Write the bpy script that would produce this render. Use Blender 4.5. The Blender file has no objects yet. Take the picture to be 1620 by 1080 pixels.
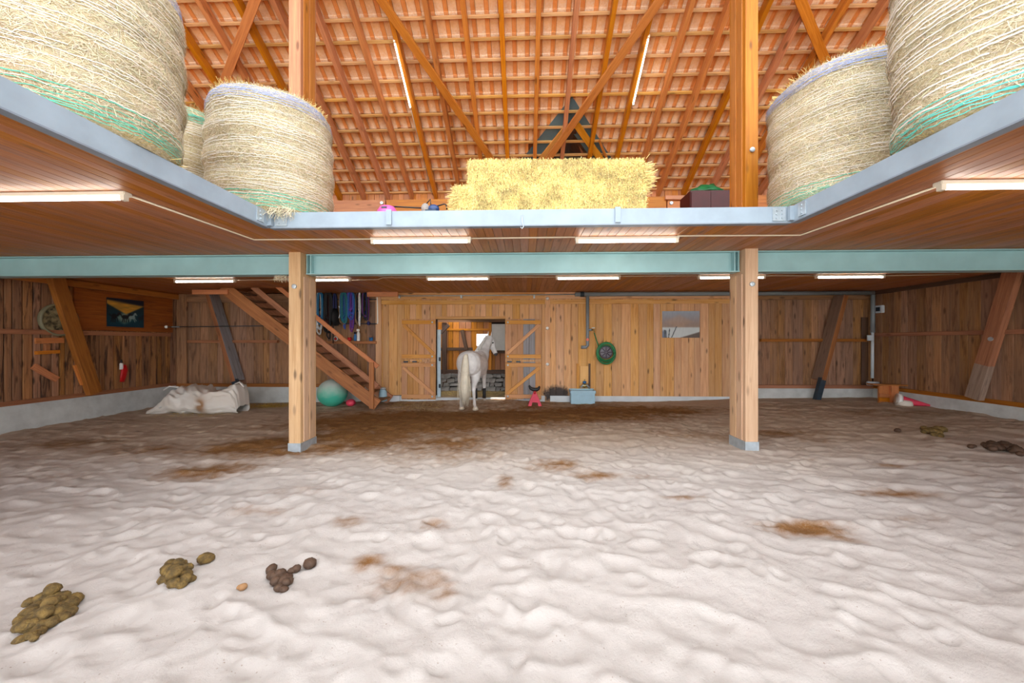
import bpy, bmesh, math, random
import numpy as np
from mathutils import Vector, Matrix
random.seed(7); RNG = np.random.default_rng(7)
SC = bpy.context.scene; COL = SC.collection
# ------------------------------------------------------------------ camera, world, sun, exposure
H = 1.8; YAW = math.atan(20/600); F = 600.0; CX, CY = 810.0, 541.0
cd = bpy.data.cameras.new('camera'); cam = bpy.data.objects.new('camera', cd); COL.objects.link(cam)
cd.sensor_width = 36; cd.lens = F/1620*36; cd.shift_y = 1/1620; cd.clip_start = .05; cd.clip_end = 300
cam.location = (0, 0, H); cam.rotation_euler = (math.pi/2, 0, YAW); SC.camera = cam
W = bpy.data.worlds.new('sky'); SC.world = W; W.use_nodes = True
bg = W.node_tree.nodes['Background']; bg.inputs[0].default_value = (.93, .96, 1.0, 1); bg.inputs[1].default_value = 2.1
sd = bpy.data.lights.new('sun', 'SUN'); sun = bpy.data.objects.new('sun', sd); COL.objects.link(sun)
sd.energy = 4.5; sd.angle = math.radians(.6); sd.color = (1, .95, .87)
sun.rotation_euler = Vector((.1, -1, -1.9)).to_track_quat('-Z', 'Y').to_euler()
LAMP = 7.0
SC.view_settings.view_transform = 'Standard'; SC.view_settings.look = 'None'
SC.view_settings.exposure = 1.3; SC.view_settings.gamma = 1; SC.view_settings.use_curve_mapping = False
SC.cycles.max_bounces = 10; SC.cycles.diffuse_bounces = 7
# ------------------------------------------------------------------ helpers
cs, sn = math.cos(YAW), math.sin(YAW)
def ray(px, py):
    dx = (px-CX)/F; dz = (CY-py)/F
    return Vector((-sn+dx*cs, cs+dx*sn, dz))
def atY(px, py, Y): r = ray(px, py); t = Y/r.y; return Vector((r.x*t, Y, H+r.z*t))
def atX(px, py, X): r = ray(px, py); t = X/r.x; return Vector((X, r.y*t, H+r.z*t))
def atZ(px, py, Z): r = ray(px, py); t = (Z-H)/r.z; return Vector((r.x*t, r.y*t, Z))
RC, RS = 12.99, .55                       # roof: underside of the battens is z = RC - RS*y
def roofz(y): return RC-RS*y
def atR(px, py, off=0): r = ray(px, py); t = (RC+off-H)/(r.z+RS*r.y); return Vector((r.x*t, r.y*t, H+r.z*t))
def S(r, g, b):
    f = lambda c: (c/255/12.92) if c/255 <= .04045 else ((c/255+.055)/1.055)**2.4
    return (f(r), f(g), f(b), 1)
# ---- materials
def newmat(name):
    m = bpy.data.materials.new(name); m.use_nodes = True
    nt = m.node_tree; b = nt.nodes['Principled BSDF']
    return m, nt, b
def nd(nt, t, **k):
    n = nt.nodes.new(t)
    for a, v in k.items():
        if a in n.inputs.keys() if isinstance(a, str) else False: n.inputs[a].default_value = v
        else: setattr(n, a, v)
    return n
def ramp(nt, fac, stops):
    r = nt.nodes.new('ShaderNodeValToRGB'); e = r.color_ramp.elements
    while len(e) < len(stops): e.new(.5)
    for el, (p, c) in zip(e, stops): el.position = p; el.color = c if len(c) == 4 else (*c, 1)
    nt.links.new(fac, r.inputs[0]); return r.outputs[0]
def mixc(nt, fac, a, b, mode='MIX'):
    m = nt.nodes.new('ShaderNodeMix'); m.data_type = 'RGBA'; m.blend_type = mode
    for s, v in ((m.inputs[0], fac), (m.inputs[6], a), (m.inputs[7], b)):
        if hasattr(v, 'node'): nt.links.new(v, s)
        else: s.default_value = v
    return m.outputs[2]
def math_(nt, op, a, b=0.0, c=None):
    m = nt.nodes.new('ShaderNodeMath'); m.operation = op
    for s, v in zip(m.inputs, (a, b, c)):
        if v is None: continue
        if hasattr(v, 'node'): nt.links.new(v, s)
        else: s.default_value = v
    return m.outputs[0]
def vmath(nt, op, a, b):
    m = nt.nodes.new('ShaderNodeVectorMath'); m.operation = op
    for s, v in zip(m.inputs, (a, b)):
        if hasattr(v, 'node'): nt.links.new(v, s)
        else: s.default_value = v
    return m.outputs[0]
def noise(nt, vec, scale, detail=3, rough=.55, dist=0):
    n = nt.nodes.new('ShaderNodeTexNoise'); n.inputs['Scale'].default_value = scale
    n.inputs['Detail'].default_value = detail; n.inputs['Roughness'].default_value = rough; n.inputs['Distortion'].default_value = dist
    if vec is not None: nt.links.new(vec, n.inputs['Vector'])
    return n.outputs[0]
def bump(nt, b, h, strength, dist=.01):
    n = nt.nodes.new('ShaderNodeBump'); n.inputs['Strength'].default_value = strength; n.inputs['Distance'].default_value = dist
    nt.links.new(h, n.inputs['Height']); nt.links.new(n.outputs[0], b.inputs['Normal'])
def simple(name, c, rough=.6, metal=0, var=.12, scale=6, bmp=0, emit=0, coat=0):
    m, nt, b = newmat(name); tc = nt.nodes.new('ShaderNodeTexCoord')
    n = noise(nt, tc.outputs['Object'], scale, 4)
    lo = tuple(x*(1-var) for x in c[:3])+(1,); hi = tuple(min(1, x*(1+var)) for x in c[:3])+(1,)
    nt.links.new(ramp(nt, n, [(.3, lo), (.7, hi)]), b.inputs['Base Color'])
    b.inputs['Roughness'].default_value = rough; b.inputs['Metallic'].default_value = metal
    if bmp: bump(nt, b, noise(nt, tc.outputs['Object'], scale*5, 4), bmp)
    if emit:
        b.inputs['Emission Color'].default_value = (1, .97, .9, 1); b.inputs['Emission Strength'].default_value = emit
    return m
def wood(name, light, dark, knot=.7, vary=.3, stain=0, stainc=(.02, .015, .012, 1), grey=0, greyc=(.3, .27, .25, 1), rough=.65, sc=1.0, knots=1.0):
    """planks: grain runs along each object's own X axis, every plank its own tint"""
    m, nt, b = newmat(name); L = nt.links
    tc = nt.nodes.new('ShaderNodeTexCoord'); oi = nt.nodes.new('ShaderNodeObjectInfo')
    rnd = oi.outputs['Random']
    cmb = nt.nodes.new('ShaderNodeCombineXYZ')
    L.new(math_(nt, 'MULTIPLY', rnd, 91.7), cmb.inputs[0]); L.new(math_(nt, 'MULTIPLY', rnd, 53.3), cmb.inputs[1]); L.new(math_(nt, 'MULTIPLY', rnd, 17.1), cmb.inputs[2])
    v = vmath(nt, 'ADD', tc.outputs['Object'], cmb.outputs[0])
    vs = vmath(nt, 'MULTIPLY', v, (.7*sc, 14*sc, 14*sc))
    g = noise(nt, vs, 1.6, 5, .6, .8)
    g2 = noise(nt, vmath(nt, 'MULTIPLY', v, (3*sc, 60*sc, 60*sc)), 1.5, 2)
    base = ramp(nt, g, [(.28, dark), (.68, light)])
    base = mixc(nt, math_(nt, 'MULTIPLY', g2, .35), base, dark)
    # per plank tint
    hsv = nt.nodes.new('ShaderNodeHueSaturation'); L.new(base, hsv.inputs['Color'])
    w2 = nt.nodes.new('ShaderNodeTexWhiteNoise'); w2.noise_dimensions = '1D'; L.new(rnd, w2.inputs['W'])
    L.new(math_(nt, 'MULTIPLY_ADD', w2.outputs['Value'], vary*1.3, 1-vary*.75), hsv.inputs['Value'])
    L.new(math_(nt, 'MULTIPLY_ADD', rnd, .012, .494), hsv.inputs['Hue'])
    L.new(math_(nt, 'MULTIPLY_ADD', rnd, .25, .85), hsv.inputs['Saturation'])
    base = hsv.outputs[0]
    if grey:
        gn = noise(nt, vmath(nt, 'MULTIPLY', v, (.8, 5, 5)), 1.0, 4)
        base = mixc(nt, math_(nt, 'MULTIPLY', ramp(nt, gn, [(.42, (0, 0, 0, 1)), (.62, (1, 1, 1, 1))]), grey), base, greyc)
    if stain:
        s_ = noise(nt, vmath(nt, 'MULTIPLY', v, (1.0, 9, 9)), 1.1, 5, .65, .5)
        base = mixc(nt, math_(nt, 'MULTIPLY', ramp(nt, s_, [(.52, (0, 0, 0, 1)), (.64, (1, 1, 1, 1))]), stain), base, stainc)
    vo = nt.nodes.new('ShaderNodeTexVoronoi'); vo.voronoi_dimensions = '3D'
    L.new(vmath(nt, 'MULTIPLY', v, (2.1*knots, 6.5*knots, 6.5*knots)), vo.inputs['Vector']); vo.inputs['Scale'].default_value = 1
    k = ramp(nt, vo.outputs['Distance'], [(.10, (1, 1, 1, 1)), (.24, (0, 0, 0, 1))])
    sk = nt.nodes.new('ShaderNodeSeparateColor'); L.new(vo.outputs['Color'], sk.inputs[0]); k = math_(nt, 'MULTIPLY', k, ramp(nt, sk.outputs[0], [(.35, (0, 0, 0, 1)), (.7, (1, 1, 1, 1))]))
    base = mixc(nt, math_(nt, 'MULTIPLY', k, knot), base, tuple(x*.22 for x in dark[:3])+(1,))
    L.new(base, b.inputs['Base Color']); b.inputs['Roughness'].default_value = rough
    bump(nt, b, g, .25, .006)
    return m
def vcol(name, rough=.8, attr='Col', gain=None):
    m, nt, b = newmat(name); a = nt.nodes.new('ShaderNodeVertexColor'); a.layer_name = attr
    nt.links.new(a.outputs[0], b.inputs['Base Color']); b.inputs['Roughness'].default_value = rough
    return m
MT = {}
MT['wall'] = wood('pine_wall', S(232, 182, 120), S(194, 132, 68), knot=.85, vary=.2, grey=.15, greyc=S(200, 176, 150))
def char_wall():                                         # soot stain low on the boards beside the trough
    m = MT['wall']; nt = m.node_tree; b = nt.nodes['Principled BSDF']; src = b.inputs['Base Color'].links[0].from_socket
    ge = nt.nodes.new('ShaderNodeNewGeometry'); sp = nt.nodes.new('ShaderNodeSeparateXYZ'); nt.links.new(ge.outputs['Position'], sp.inputs[0])
    n_ = noise(nt, ge.outputs['Position'], 9, 5, .7)
    dx = math_(nt, 'DIVIDE', math_(nt, 'ABSOLUTE', math_(nt, 'SUBTRACT', sp.outputs[0], atY(880, 600, YB).x)), .46)
    dz = math_(nt, 'DIVIDE', math_(nt, 'ABSOLUTE', math_(nt, 'SUBTRACT', sp.outputs[2], .18)), .34)
    d = math_(nt, 'ADD', math_(nt, 'ADD', math_(nt, 'POWER', dx, 4), math_(nt, 'POWER', dz, 2)), math_(nt, 'MULTIPLY_ADD', n_, 1.6, -.8))
    f = ramp(nt, d, [(.25, (.96, .96, .96, 1)), (.85, (0, 0, 0, 1))])
    nt.links.new(mixc(nt, f, src, S(30, 27, 30)), b.inputs['Base Color'])
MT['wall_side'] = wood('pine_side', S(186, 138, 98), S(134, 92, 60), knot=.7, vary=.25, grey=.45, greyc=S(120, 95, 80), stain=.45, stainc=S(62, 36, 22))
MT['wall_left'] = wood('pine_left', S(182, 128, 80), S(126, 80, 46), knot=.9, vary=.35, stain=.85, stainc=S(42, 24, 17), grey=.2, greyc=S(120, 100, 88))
MT['ceil'] = wood('ceiling_pine', S(190, 122, 62), S(148, 84, 36), knot=.5, vary=.2, stain=.22, stainc=S(80, 36, 20), rough=.5)
MT['raft'] = wood('rafter_wood', S(214, 140, 60), S(176, 98, 32), knot=.7, vary=.2, rough=.5)
MT['batt'] = wood('batten_wood', S(228, 186, 122), S(200, 148, 84), knot=.5, vary=.2)
MT['post'] = wood('post_wood', S(220, 186, 150), S(186, 146, 108), knot=.8, vary=.1, grey=.15, greyc=S(170, 140, 115))
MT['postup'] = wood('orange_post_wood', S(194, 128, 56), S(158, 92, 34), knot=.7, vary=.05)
MT['door'] = wood('door_wood', S(218, 164, 108), S(176, 116, 62), knot=.7, vary=.2, grey=.1)
MT['rail'] = wood('rail_wood', S(226, 164, 84), S(194, 128, 56), knot=.4, vary=.1)
MT['greyboard'] = wood('grey_board', S(160, 160, 165), S(120, 116, 116), knot=.4, vary=.1)
MT['stair'] = wood('stair_wood', S(200, 132, 76), S(146, 86, 44), knot=.5, vary=.15)
MT['tread'] = wood('tread_wood', S(150, 110, 76), S(100, 66, 40), knot=.3, vary=.15)
MT['brace'] = wood('brace_wood', S(182, 116, 62), S(132, 76, 38), knot=.6, vary=.15)
MT['orange'] = wood('orange_board', S(214, 134, 56), S(180, 100, 36), knot=.3, vary=.15)
MT['darkwood'] = wood('dark_wood', S(110, 80, 60), S(64, 44, 32), knot=.4, vary=.2)
MT['ply'] = wood('plywood', S(176, 100, 46), S(128, 62, 24), knot=.3, vary=.05, stain=.5, stainc=S(90, 42, 20), sc=1.3)
MT['backing'] = simple('dark_backing', S(46, 28, 18), .9)
MT['steel'] = simple('grey_steel', S(142, 157, 170), .45, .0, .1, 3, .05)
MT['steelblue'] = simple('blue_green_steel', S(146, 186, 190), .4, .0, .1, 2, .04)
MT['galv'] = simple('galvanised', S(180, 192, 200), .4, .5, .15, 9)
MT['conc'] = simple('concrete', S(196, 200, 198), .85, 0, .16, 3, .2)
MT['concw'] = simple('white_concrete', S(206, 214, 218), .8, 0, .08, 3, .1)
MT['lampbody'] = simple('lamp_enamel', S(236, 230, 214), .4, 0, .03)
MT['tube'] = simple('lamp_tube', S(250, 248, 240), .3, 0, .0, emit=LAMP)
MT['white'] = simple('white_plastic', S(236, 236, 232), .4, 0, .03)
MT['cord'] = simple('cream_conduit', S(226, 214, 190), .5, 0, .04)
MT['pipe'] = simple('grey_pipe', S(128, 138, 144), .45, 0, .06)
MT['pipe_light'] = simple('white_pipe', S(200, 212, 220), .4, 0, .05)
MT['black'] = simple('black_rubber', S(26, 26, 28), .5, 0, .2)
MT['dark'] = simple('dark_steel', S(52, 66, 78), .5, .3, .2)
MT['hose'] = simple('green_hose', S(20, 120, 66), .4, 0, .15)
MT['brass'] = simple('brass', S(170, 150, 96), .35, .7, .2)
MT['red'] = simple('red_paint', S(196, 22, 26), .4, 0, .1)
MT['pink'] = simple('faded_red_paint', S(216, 62, 88), .5, 0, .25, 5)
MT['pinkplastic'] = simple('pink_plastic', S(232, 90, 160), .4, 0, .06)
MT['blue'] = simple('blue_plastic', S(40, 110, 170), .4, 0, .1)
MT['trough'] = simple('light_blue_paint', S(160, 196, 212), .45, 0, .06)
MT['cabinet'] = simple('dark_red_cabinet', S(66, 6, 8), .5, 0, .12)
MT['greentarp'] = simple('green_tarp', S(10, 96, 50), .4, 0, .3, 9, .4)
MT['bag'] = simple('woven_bag', S(222, 214, 200), .75, 0, .12, 2.2, .25)
MT['stainbrown'] = simple('brown_stain', S(150, 112, 74), .9, 0, .3, 6, .3)
MT['ball'] = None
MT['horse'] = simple('grey_white_coat', S(226, 226, 226), .65, 0, .07, 3, .04)
MT['hair'] = simple('horse_hair', S(224, 216, 196), .6, 0, .12, 8)
MT['hoof'] = simple('hoof', S(196, 182, 160), .6, 0, .2)
MT['muzzle'] = simple('dark_muzzle', S(70, 66, 70), .6, 0, .2)
MT['dung'] = simple('olive_dung', S(104, 82, 38), .8, 0, .6, 22, 1.0)
MT['dungdark'] = simple('dark_dung', S(76, 54, 38), .75, 0, .4, 14, .7)
MT['straw'] = vcol('straw_strands', .7)
MT['print'] = vcol('printed_colour', .45)
MT['slate'] = simple('blue_grey_flashing', S(86, 112, 122), .45, 0, .15, 4)
MT['stone'] = simple('rubble_stone', S(150, 146, 142), .9, 0, .25, 5, .5)
MT['plaster'] = simple('white_plaster', S(220, 220, 216), .8, 0, .04)
MT['brownside'] = wood('brown_side', S(150, 122, 100), S(116, 90, 70), knot=.4, vary=.1)
MT['wornfoot'] = wood('worn_wood', S(180, 158, 142), S(130, 106, 92), knot=.5, vary=.1, stain=.4, stainc=S(80, 60, 50))
MT['yellowpanel'] = wood('yellow_panel', S(240, 190, 104), S(224, 166, 80), knot=.1, vary=.02)
# ---- mesh building
def finish(name, me, mat, parent=None, loc=(0, 0, 0)):
    o = bpy.data.objects.new(name, me); COL.objects.link(o)
    if mat is not None and not me.materials: me.materials.append(mat)
    o.location = loc
    if parent is not None: o.parent = parent
    return o
def wloc(o):
    v = Vector((0, 0, 0))
    while o is not None: v += o.location; o = o.parent
    return v
def tag(o, label, cat, group=None, kind=None):
    o['label'] = label; o['category'] = cat
    if group: o['group'] = group
    if kind: o['kind'] = kind
    return o
def thing(name, label, cat, loc, group=None):
    o = bpy.data.objects.new(name, None); o.empty_display_size = .1; COL.objects.link(o); o.location = loc
    return tag(o, label, cat, group)
class MB:
    def __init__(s): s.v = []; s.f = []
    def add(s, vs, fs):
        n = len(s.v); s.v += [tuple(v) for v in vs]; s.f += [tuple(i+n for i in f) for f in fs]; return s
    def box(s, c, d, R=None):
        c = Vector(c); h = Vector(d)/2
        vs = [Vector((x*h.x, y*h.y, z*h.z)) for x in (-1, 1) for y in (-1, 1) for z in (-1, 1)]
        if R is not None: vs = [R @ v for v in vs]
        return s.add([v+c for v in vs], [(0, 1, 3, 2), (4, 6, 7, 5), (0, 4, 5, 1), (2, 3, 7, 6), (0, 2, 6, 4), (1, 5, 7, 3)])
    def bb(s, a, b): # min/max corners
        a = Vector(a); b = Vector(b); return s.box((a+b)/2, [abs(x) for x in (b-a)])
    def tube(s, pts, r, n=8, caps=True, ry=None, up=(0, 0, 1)):
        """swept (elliptical) section along pts; r may be a list, ry the second radius"""
        pts = [Vector(p) for p in pts]; m = len(pts)
        rs = r if hasattr(r, '__len__') else [r]*m
        r2 = rs if ry is None else (ry if hasattr(ry, '__len__') else [ry]*m)
        vs = []; fs = []; prev = None
        for i, p in enumerate(pts):
            t = (pts[min(i+1, m-1)]-pts[max(i-1, 0)])
            t = t.normalized() if t.length > 1e-9 else Vector((0, 0, 1))
            if prev is None:
                u = Vector(up) if abs(Vector(up).dot(t)) < .95 else Vector((1, 0, 0))
                a = t.cross(u).normalized()
            else:
                a = (prev-t*prev.dot(t)).normalized()
            prev = a; b = t.cross(a).normalized()
            for k in range(n):
                th = 2*math.pi*k/n
                vs.append(p+a*(math.cos(th)*rs[i])+b*(math.sin(th)*r2[i]))
        for i in range(m-1):
            for k in range(n):
                fs.append((i*n+k, i*n+(k+1) % n, (i+1)*n+(k+1) % n, (i+1)*n+k))
        if caps: fs.append(tuple(range(n-1, -1, -1))); fs.append(tuple((m-1)*n+k for k in range(n)))
        return s.add(vs, fs)
    def lathe(s, c, prof, n=24, axis='z', capt=True, sx=1):
        c = Vector(c); vs = []; fs = []
        for r, z in prof:
            for k in range(n):
                a = 2*math.pi*k/n; p = (r*math.cos(a)*sx, r*math.sin(a), z)
                if axis == 'y': p = (p[0], p[2], p[1])
                if axis == 'x': p = (p[2], p[0], p[1])
                vs.append(c+Vector(p))
        for i in range(len(prof)-1):
            for k in range(n): fs.append((i*n+k, i*n+(k+1) % n, (i+1)*n+(k+1) % n, (i+1)*n+k))
        if capt: fs.append(tuple(range(n-1, -1, -1))); fs.append(tuple((len(prof)-1)*n+k for k in range(n)))
        return s.add(vs, fs)
    def ball(s, c, r, n=10, m=7, sq=(1, 1, 1), jit=0):
        prof = []; c = Vector(c); vs = []; fs = []
        for i in range(m+1):
            ph = math.pi*(i/m)
            for k in range(n):
                a = 2*math.pi*k/n; q = 1+random.uniform(-jit, jit)
                vs.append(c+Vector((math.sin(ph)*math.cos(a)*sq[0], math.sin(ph)*math.sin(a)*sq[1], math.cos(ph)*sq[2]))*r*(q if 0 < i < m else 1))
        for i in range(m):
            for k in range(n): fs.append((i*n+k, i*n+(k+1) % n, (i+1)*n+(k+1) % n, (i+1)*n+k))
        return s.add(vs, fs)
    def prism(s, poly, off):
        """extrude a planar polygon by vector off"""
        n = len(poly); off = Vector(off); vs = [Vector(p) for p in poly]+[Vector(p)+off for p in poly]
        return s.add(vs, [tuple(range(n)), tuple(range(2*n-1, n-1, -1))]+[(i, (i+1) % n+0, (i+1) % n+n, i+n) for i in range(n)])
    def build(s, name, mat, parent=None, smooth=False, center=True, bevel=0):
        me = bpy.data.meshes.new(name); A = np.array(s.v, dtype=float)
        c = (A.min(0)+A.max(0))/2 if center else np.zeros(3)
        if center: c[2] = A[:, 2].min()
        me.from_pydata((A-c).tolist(), [], s.f); me.update()
        bm = bmesh.new(); bm.from_mesh(me); bmesh.ops.recalc_face_normals(bm, faces=bm.faces)
        if bevel: bmesh.ops.bevel(bm, geom=list(bm.edges), offset=bevel, segments=2, affect='EDGES', clamp_overlap=True)
        bm.to_mesh(me); bm.free()
        if smooth: me.polygons.foreach_set('use_smooth', [True]*len(me.polygons))
        return finish(name, me, MT[mat] if isinstance(mat, str) else mat, parent, Vector(c)-(wloc(parent) if parent is not None else Vector()))
_cache = {}
def board(name, parent, a, b, w, t, mat, n=(0, -1, 0), cham=.0):
    """plank from a to b (centre line), w wide, t thick along normal n; local X is the grain"""
    a = Vector(a); b = Vector(b); L = (b-a).length; key = (round(L, 2), round(w, 3), round(t, 3), mat)
    me = _cache.get(key)
    if me is None:
        m = MB(); x, y, z = L/2, w/2, t/2; e = min(.004, t*.3, w*.2)
        # top face slightly narrower: a chamfered plank
        vs = [(-x, -y, -z), (x, -y, -z), (x, y, -z), (-x, y, -z), (-x, -y, z-e), (x, -y, z-e), (x, y, z-e), (-x, y, z-e),
              (-x, -y+e, z), (x, -y+e, z), (x, y-e, z), (-x, y-e, z)]
        fs = [(3, 2, 1, 0), (0, 1, 5, 4), (2, 3, 7, 6), (4, 5, 9, 8), (6, 7, 11, 10), (8, 9, 10, 11), (1, 2, 6, 10, 9, 5), (3, 0, 4, 8, 11, 7)]
        me = bpy.data.meshes.new(name); me.from_pydata(vs, [], fs); me.update(); me.materials.append(MT[mat]); _cache[key] = me
    ex = (b-a).normalized(); nz = Vector(n); nz = (nz-ex*nz.dot(ex)).normalized(); ey = nz.cross(ex)
    R = Matrix((ex, ey, nz)).transposed()
    o = bpy.data.objects.new(name, me); COL.objects.link(o)
    o.rotation_euler = R.to_euler(); o.location = (a+b)/2-(wloc(parent) if parent is not None else Vector())
    if parent is not None: o.parent = parent
    return o
def struct(o, label=None, cat=None):
    o['kind'] = 'structure'
    if label: o['label'] = label
    if cat: o['category'] = cat
    return o
def npmesh(name, V, Fq, mat, parent=None, col=None, smooth=False, loc=None, kind=None):
    """numpy quads -> mesh, col = per-vertex rgba"""
    V = np.asarray(V, dtype=np.float32); Fq = np.asarray(Fq, dtype=np.int32); n = len(Fq); k = Fq.shape[1]
    c = Vector(loc) if loc is not None else Vector()
    me = bpy.data.meshes.new(name); me.vertices.add(len(V)); me.vertices.foreach_set('co', (V-np.array(c, dtype=np.float32)).ravel())
    me.loops.add(n*k); me.loops.foreach_set('vertex_index', Fq.ravel())
    me.polygons.add(n); me.polygons.foreach_set('loop_start', np.arange(0, n*k, k, dtype=np.int32))
    try: me.polygons.foreach_set('loop_total', np.full(n, k, dtype=np.int32))
    except Exception: pass
    if smooth: me.polygons.foreach_set('use_smooth', np.ones(n, dtype=bool))
    me.update(calc_edges=True)
    if col is not None:
        a = me.color_attributes.new('Col', 'FLOAT_COLOR', 'POINT'); a.data.foreach_set('color', np.asarray(col, dtype=np.float32).ravel())
    me.validate()
    o = finish(name, me, MT[mat] if isinstance(mat, str) else mat, parent, c-(wloc(parent) if parent is not None else Vector()))
    if kind: o['kind'] = kind
    return o
def strands(name, P, D, Nn, L, wd, cols, parent, bend=.0, loc=None):
    """straw: one thin blade (quad) per row; P start, D direction, Nn facing"""
    P = np.asarray(P); D = np.asarray(D); D = D/np.linalg.norm(D, axis=1, keepdims=True)
    Sd = np.cross(D, Nn); Sd /= np.maximum(np.linalg.norm(Sd, axis=1, keepdims=True), 1e-6)
    L = L[:, None]; wd = wd[:, None]
    V = np.stack([P-Sd*wd/2, P+Sd*wd/2, P+D*L+Sd*wd/2, P+D*L-Sd*wd/2], 1).reshape(-1, 3)
    Fq = np.arange(len(V)).reshape(-1, 4); C = np.repeat(np.concatenate([cols, np.ones((len(cols), 1))], 1), 4, 0)
    return npmesh(name, V, Fq, 'straw', parent, C, loc=loc, kind='stuff')
def vnoise(x, y, seed=0):
    r = np.random.default_rng(seed); T = r.random((256, 256)).astype(np.float32)
    xi = np.floor(x).astype(int); yi = np.floor(y).astype(int); fx = x-xi; fy = y-yi
    fx = fx*fx*(3-2*fx); fy = fy*fy*(3-2*fy)
    g = lambda a, b: T[a % 256, b % 256]
    return (g(xi, yi)*(1-fx)+g(xi+1, yi)*fx)*(1-fy)+(g(xi, yi+1)*(1-fx)+g(xi+1, yi+1)*fx)*fy
def fbm(x, y, oct=4, seed=0):
    s = 0; a = .5
    for i in range(oct): s = s+a*vnoise(x*2**i+i*17.3, y*2**i+i*5.1, seed+i); a *= .5
    return s/(1-.5**oct)
def sstep(a, b, x): t = np.clip((x-a)/(b-a), 0, 1); return t*t*(3-2*t)
# ------------------------------------------------------------------ main dimensions
XL, XR, YB, YFRONT = -11.19, 10.54, 11.8, -3.0
ZC = 3.34; ZD = 3.54; YE = 4.985; XE = 3.42            # loft underside, loft deck, loft opening
char_wall()
# ------------------------------------------------------------------ sand floor
def base_h(X, Y):
    b = np.interp(X, [-11.2, -8, -3.5, 0, 4, 10.6], [-.15, -.12, -.04, 0, .03, .15])
    b = b-.10*np.exp(-((X+1.4)/2.6)**2-((Y-10.35)/.8)**2)
    b = b+.05*np.exp(-((X+1.2)/1.2)**2-((Y-11.9)/.4)**2)-.05*sstep(10.5, 11.6, Y)*sstep(-1, 1, X)*sstep(7, 3, X)
    return b
gx = np.unique(np.concatenate([np.arange(-11.3, -4.2, .05), np.arange(-4.2, 4.2, .022), np.arange(4.2, 10.66, .05)]))
gy = np.unique(np.concatenate([np.arange(-3.2, 1.2, .09), np.arange(1.2, 6.2, .022), np.arange(6.2, 11.96, .036)]))
GX, GY = np.meshgrid(gx, gy)
n1 = fbm(GX*1.0+3, GY*1.3+9, 3, 1); n2 = fbm(GX*2.6, GY*3.4, 3, 5); n3 = fbm(GX*9, GY*11, 3, 9)
ridge = 1-np.abs(fbm(GX*1.7+40, GY*2.6+GX*.5+11, 2, 21)*2-1)*2.2
HT = base_h(GX, GY)+(n1-.5)*.055+(n2-.5)*.04+(n3-.5)*.022+(fbm(GX*20, GY*22, 2, 61)-.5)*.008+np.clip(ridge, 0, 1)**1.5*.028-.02
FADE = sstep(11.9, 10.6, GY)*.65+.35
HT = base_h(GX, GY)+(HT-base_h(GX, GY))*FADE
for _ in range(2700):                                   # hoof prints
    x = random.uniform(-11, 10.5); y = random.uniform(.5, 11.6); r = random.uniform(.07, .16); d = random.uniform(.010, .03)*(1 if y < 9 else .6)
    i0, i1 = np.searchsorted(gx, [x-2*r, x+2*r]); j0, j1 = np.searchsorted(gy, [y-2*r, y+2*r])
    if i1-i0 < 2 or j1-j0 < 2: continue
    th = random.uniform(0, 3.14); dx = GX[j0:j1, i0:i1]-x; dy = GY[j0:j1, i0:i1]-y
    u = (dx*math.cos(th)+dy*math.sin(th))/r; v = (-dx*math.sin(th)+dy*math.cos(th))/(r*random.uniform(.6, .85))
    q = np.sqrt(u*u+v*v)
    HT[j0:j1, i0:i1] += -d*np.clip(1-q*q, 0, 1)**1.5+.27*d*np.exp(-((q-1.2)/.28)**2)
def sandz(x, y):
    i = int(np.clip(np.searchsorted(gx, x), 0, len(gx)-1)); j = int(np.clip(np.searchsorted(gy, y), 0, len(gy)-1))
    return float(HT[j, i])
# damp, darker sand, with shade at the sides painted in too: mask painted in floor coordinates
def blob(px, py, rx, ry, amp=1.0):
    p = atZ(px, py, 0); return (p.x, p.y, rx, ry, amp)
DAMP_SHADE = [blob(760, 655, 2.6, .7, 1.25), blob(640, 668, 2.6, 1.0, 1.0), blob(850, 655, 2.6, .8, .95), blob(1010, 650, 2.6, .6, .6), blob(420, 700, 1.5, .9, .9),
        blob(560, 690, 1.6, 1.1, .9), blob(330, 735, .9, .5, .75), blob(260, 700, 2.0, .6, .55), blob(120, 690, 1.6, .6, .5), blob(700, 700, 1.6, 1.2, .7), blob(880, 735, .5, .3, .7), blob(940, 752, .32, .16, .9),
        blob(550, 820, .17, .13, .75), blob(685, 826, .16, .12, .7), blob(585, 882, .15, .12, .75), blob(650, 915, .36, .2, .6), blob(700, 935, .16, .09, .6), blob(630, 895, .2, .1, .6),
        blob(1275, 835, .36, .16, 1.0), blob(1330, 852, .18, .1, .8), blob(1225, 830, .14, .08, .7), blob(1415, 784, .5, .12, .75), blob(1440, 822, .4, .15, .45), blob(1082, 787, .26, .08, .8), blob(1020, 755, .5, .2, .45),
        blob(800, 760, .12, .35, .6), blob(1250, 690, 1.3, .4, .55), blob(1300, 700, .6, .25, .5), blob(1410, 740, .22, .1, .65), blob(1460, 737, .3, .1, .55), blob(1550, 760, .6, .3, .3), blob(390, 800, .25, .15, .5), blob(430, 800, .4, .15, .4),
        blob(215, 880, .2, .12, .3), blob(1280, 730, .12, .08, .6), blob(640, 800, .4, .2, .35), blob(470, 770, .6, .25, .45), blob(100, 740, 1.0, .4, .35), blob(1400, 660, 3, .7, .4), blob(1100, 690, 1.2, .6, .45)]
DM = np.zeros_like(GX)
for (x, y, rx, ry, a) in DAMP_SHADE:
    if rx < .7: rx *= 1.3; ry *= 1.3; a *= .84
    DM = np.maximum(DM, a*np.exp(-((GX-x)/rx)**2-((GY-y)/ry)**2))
DM = DM+.5*sstep(6.8, 9.6, GY)*sstep(7.5, 2.5, np.abs(GX+.8))
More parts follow.
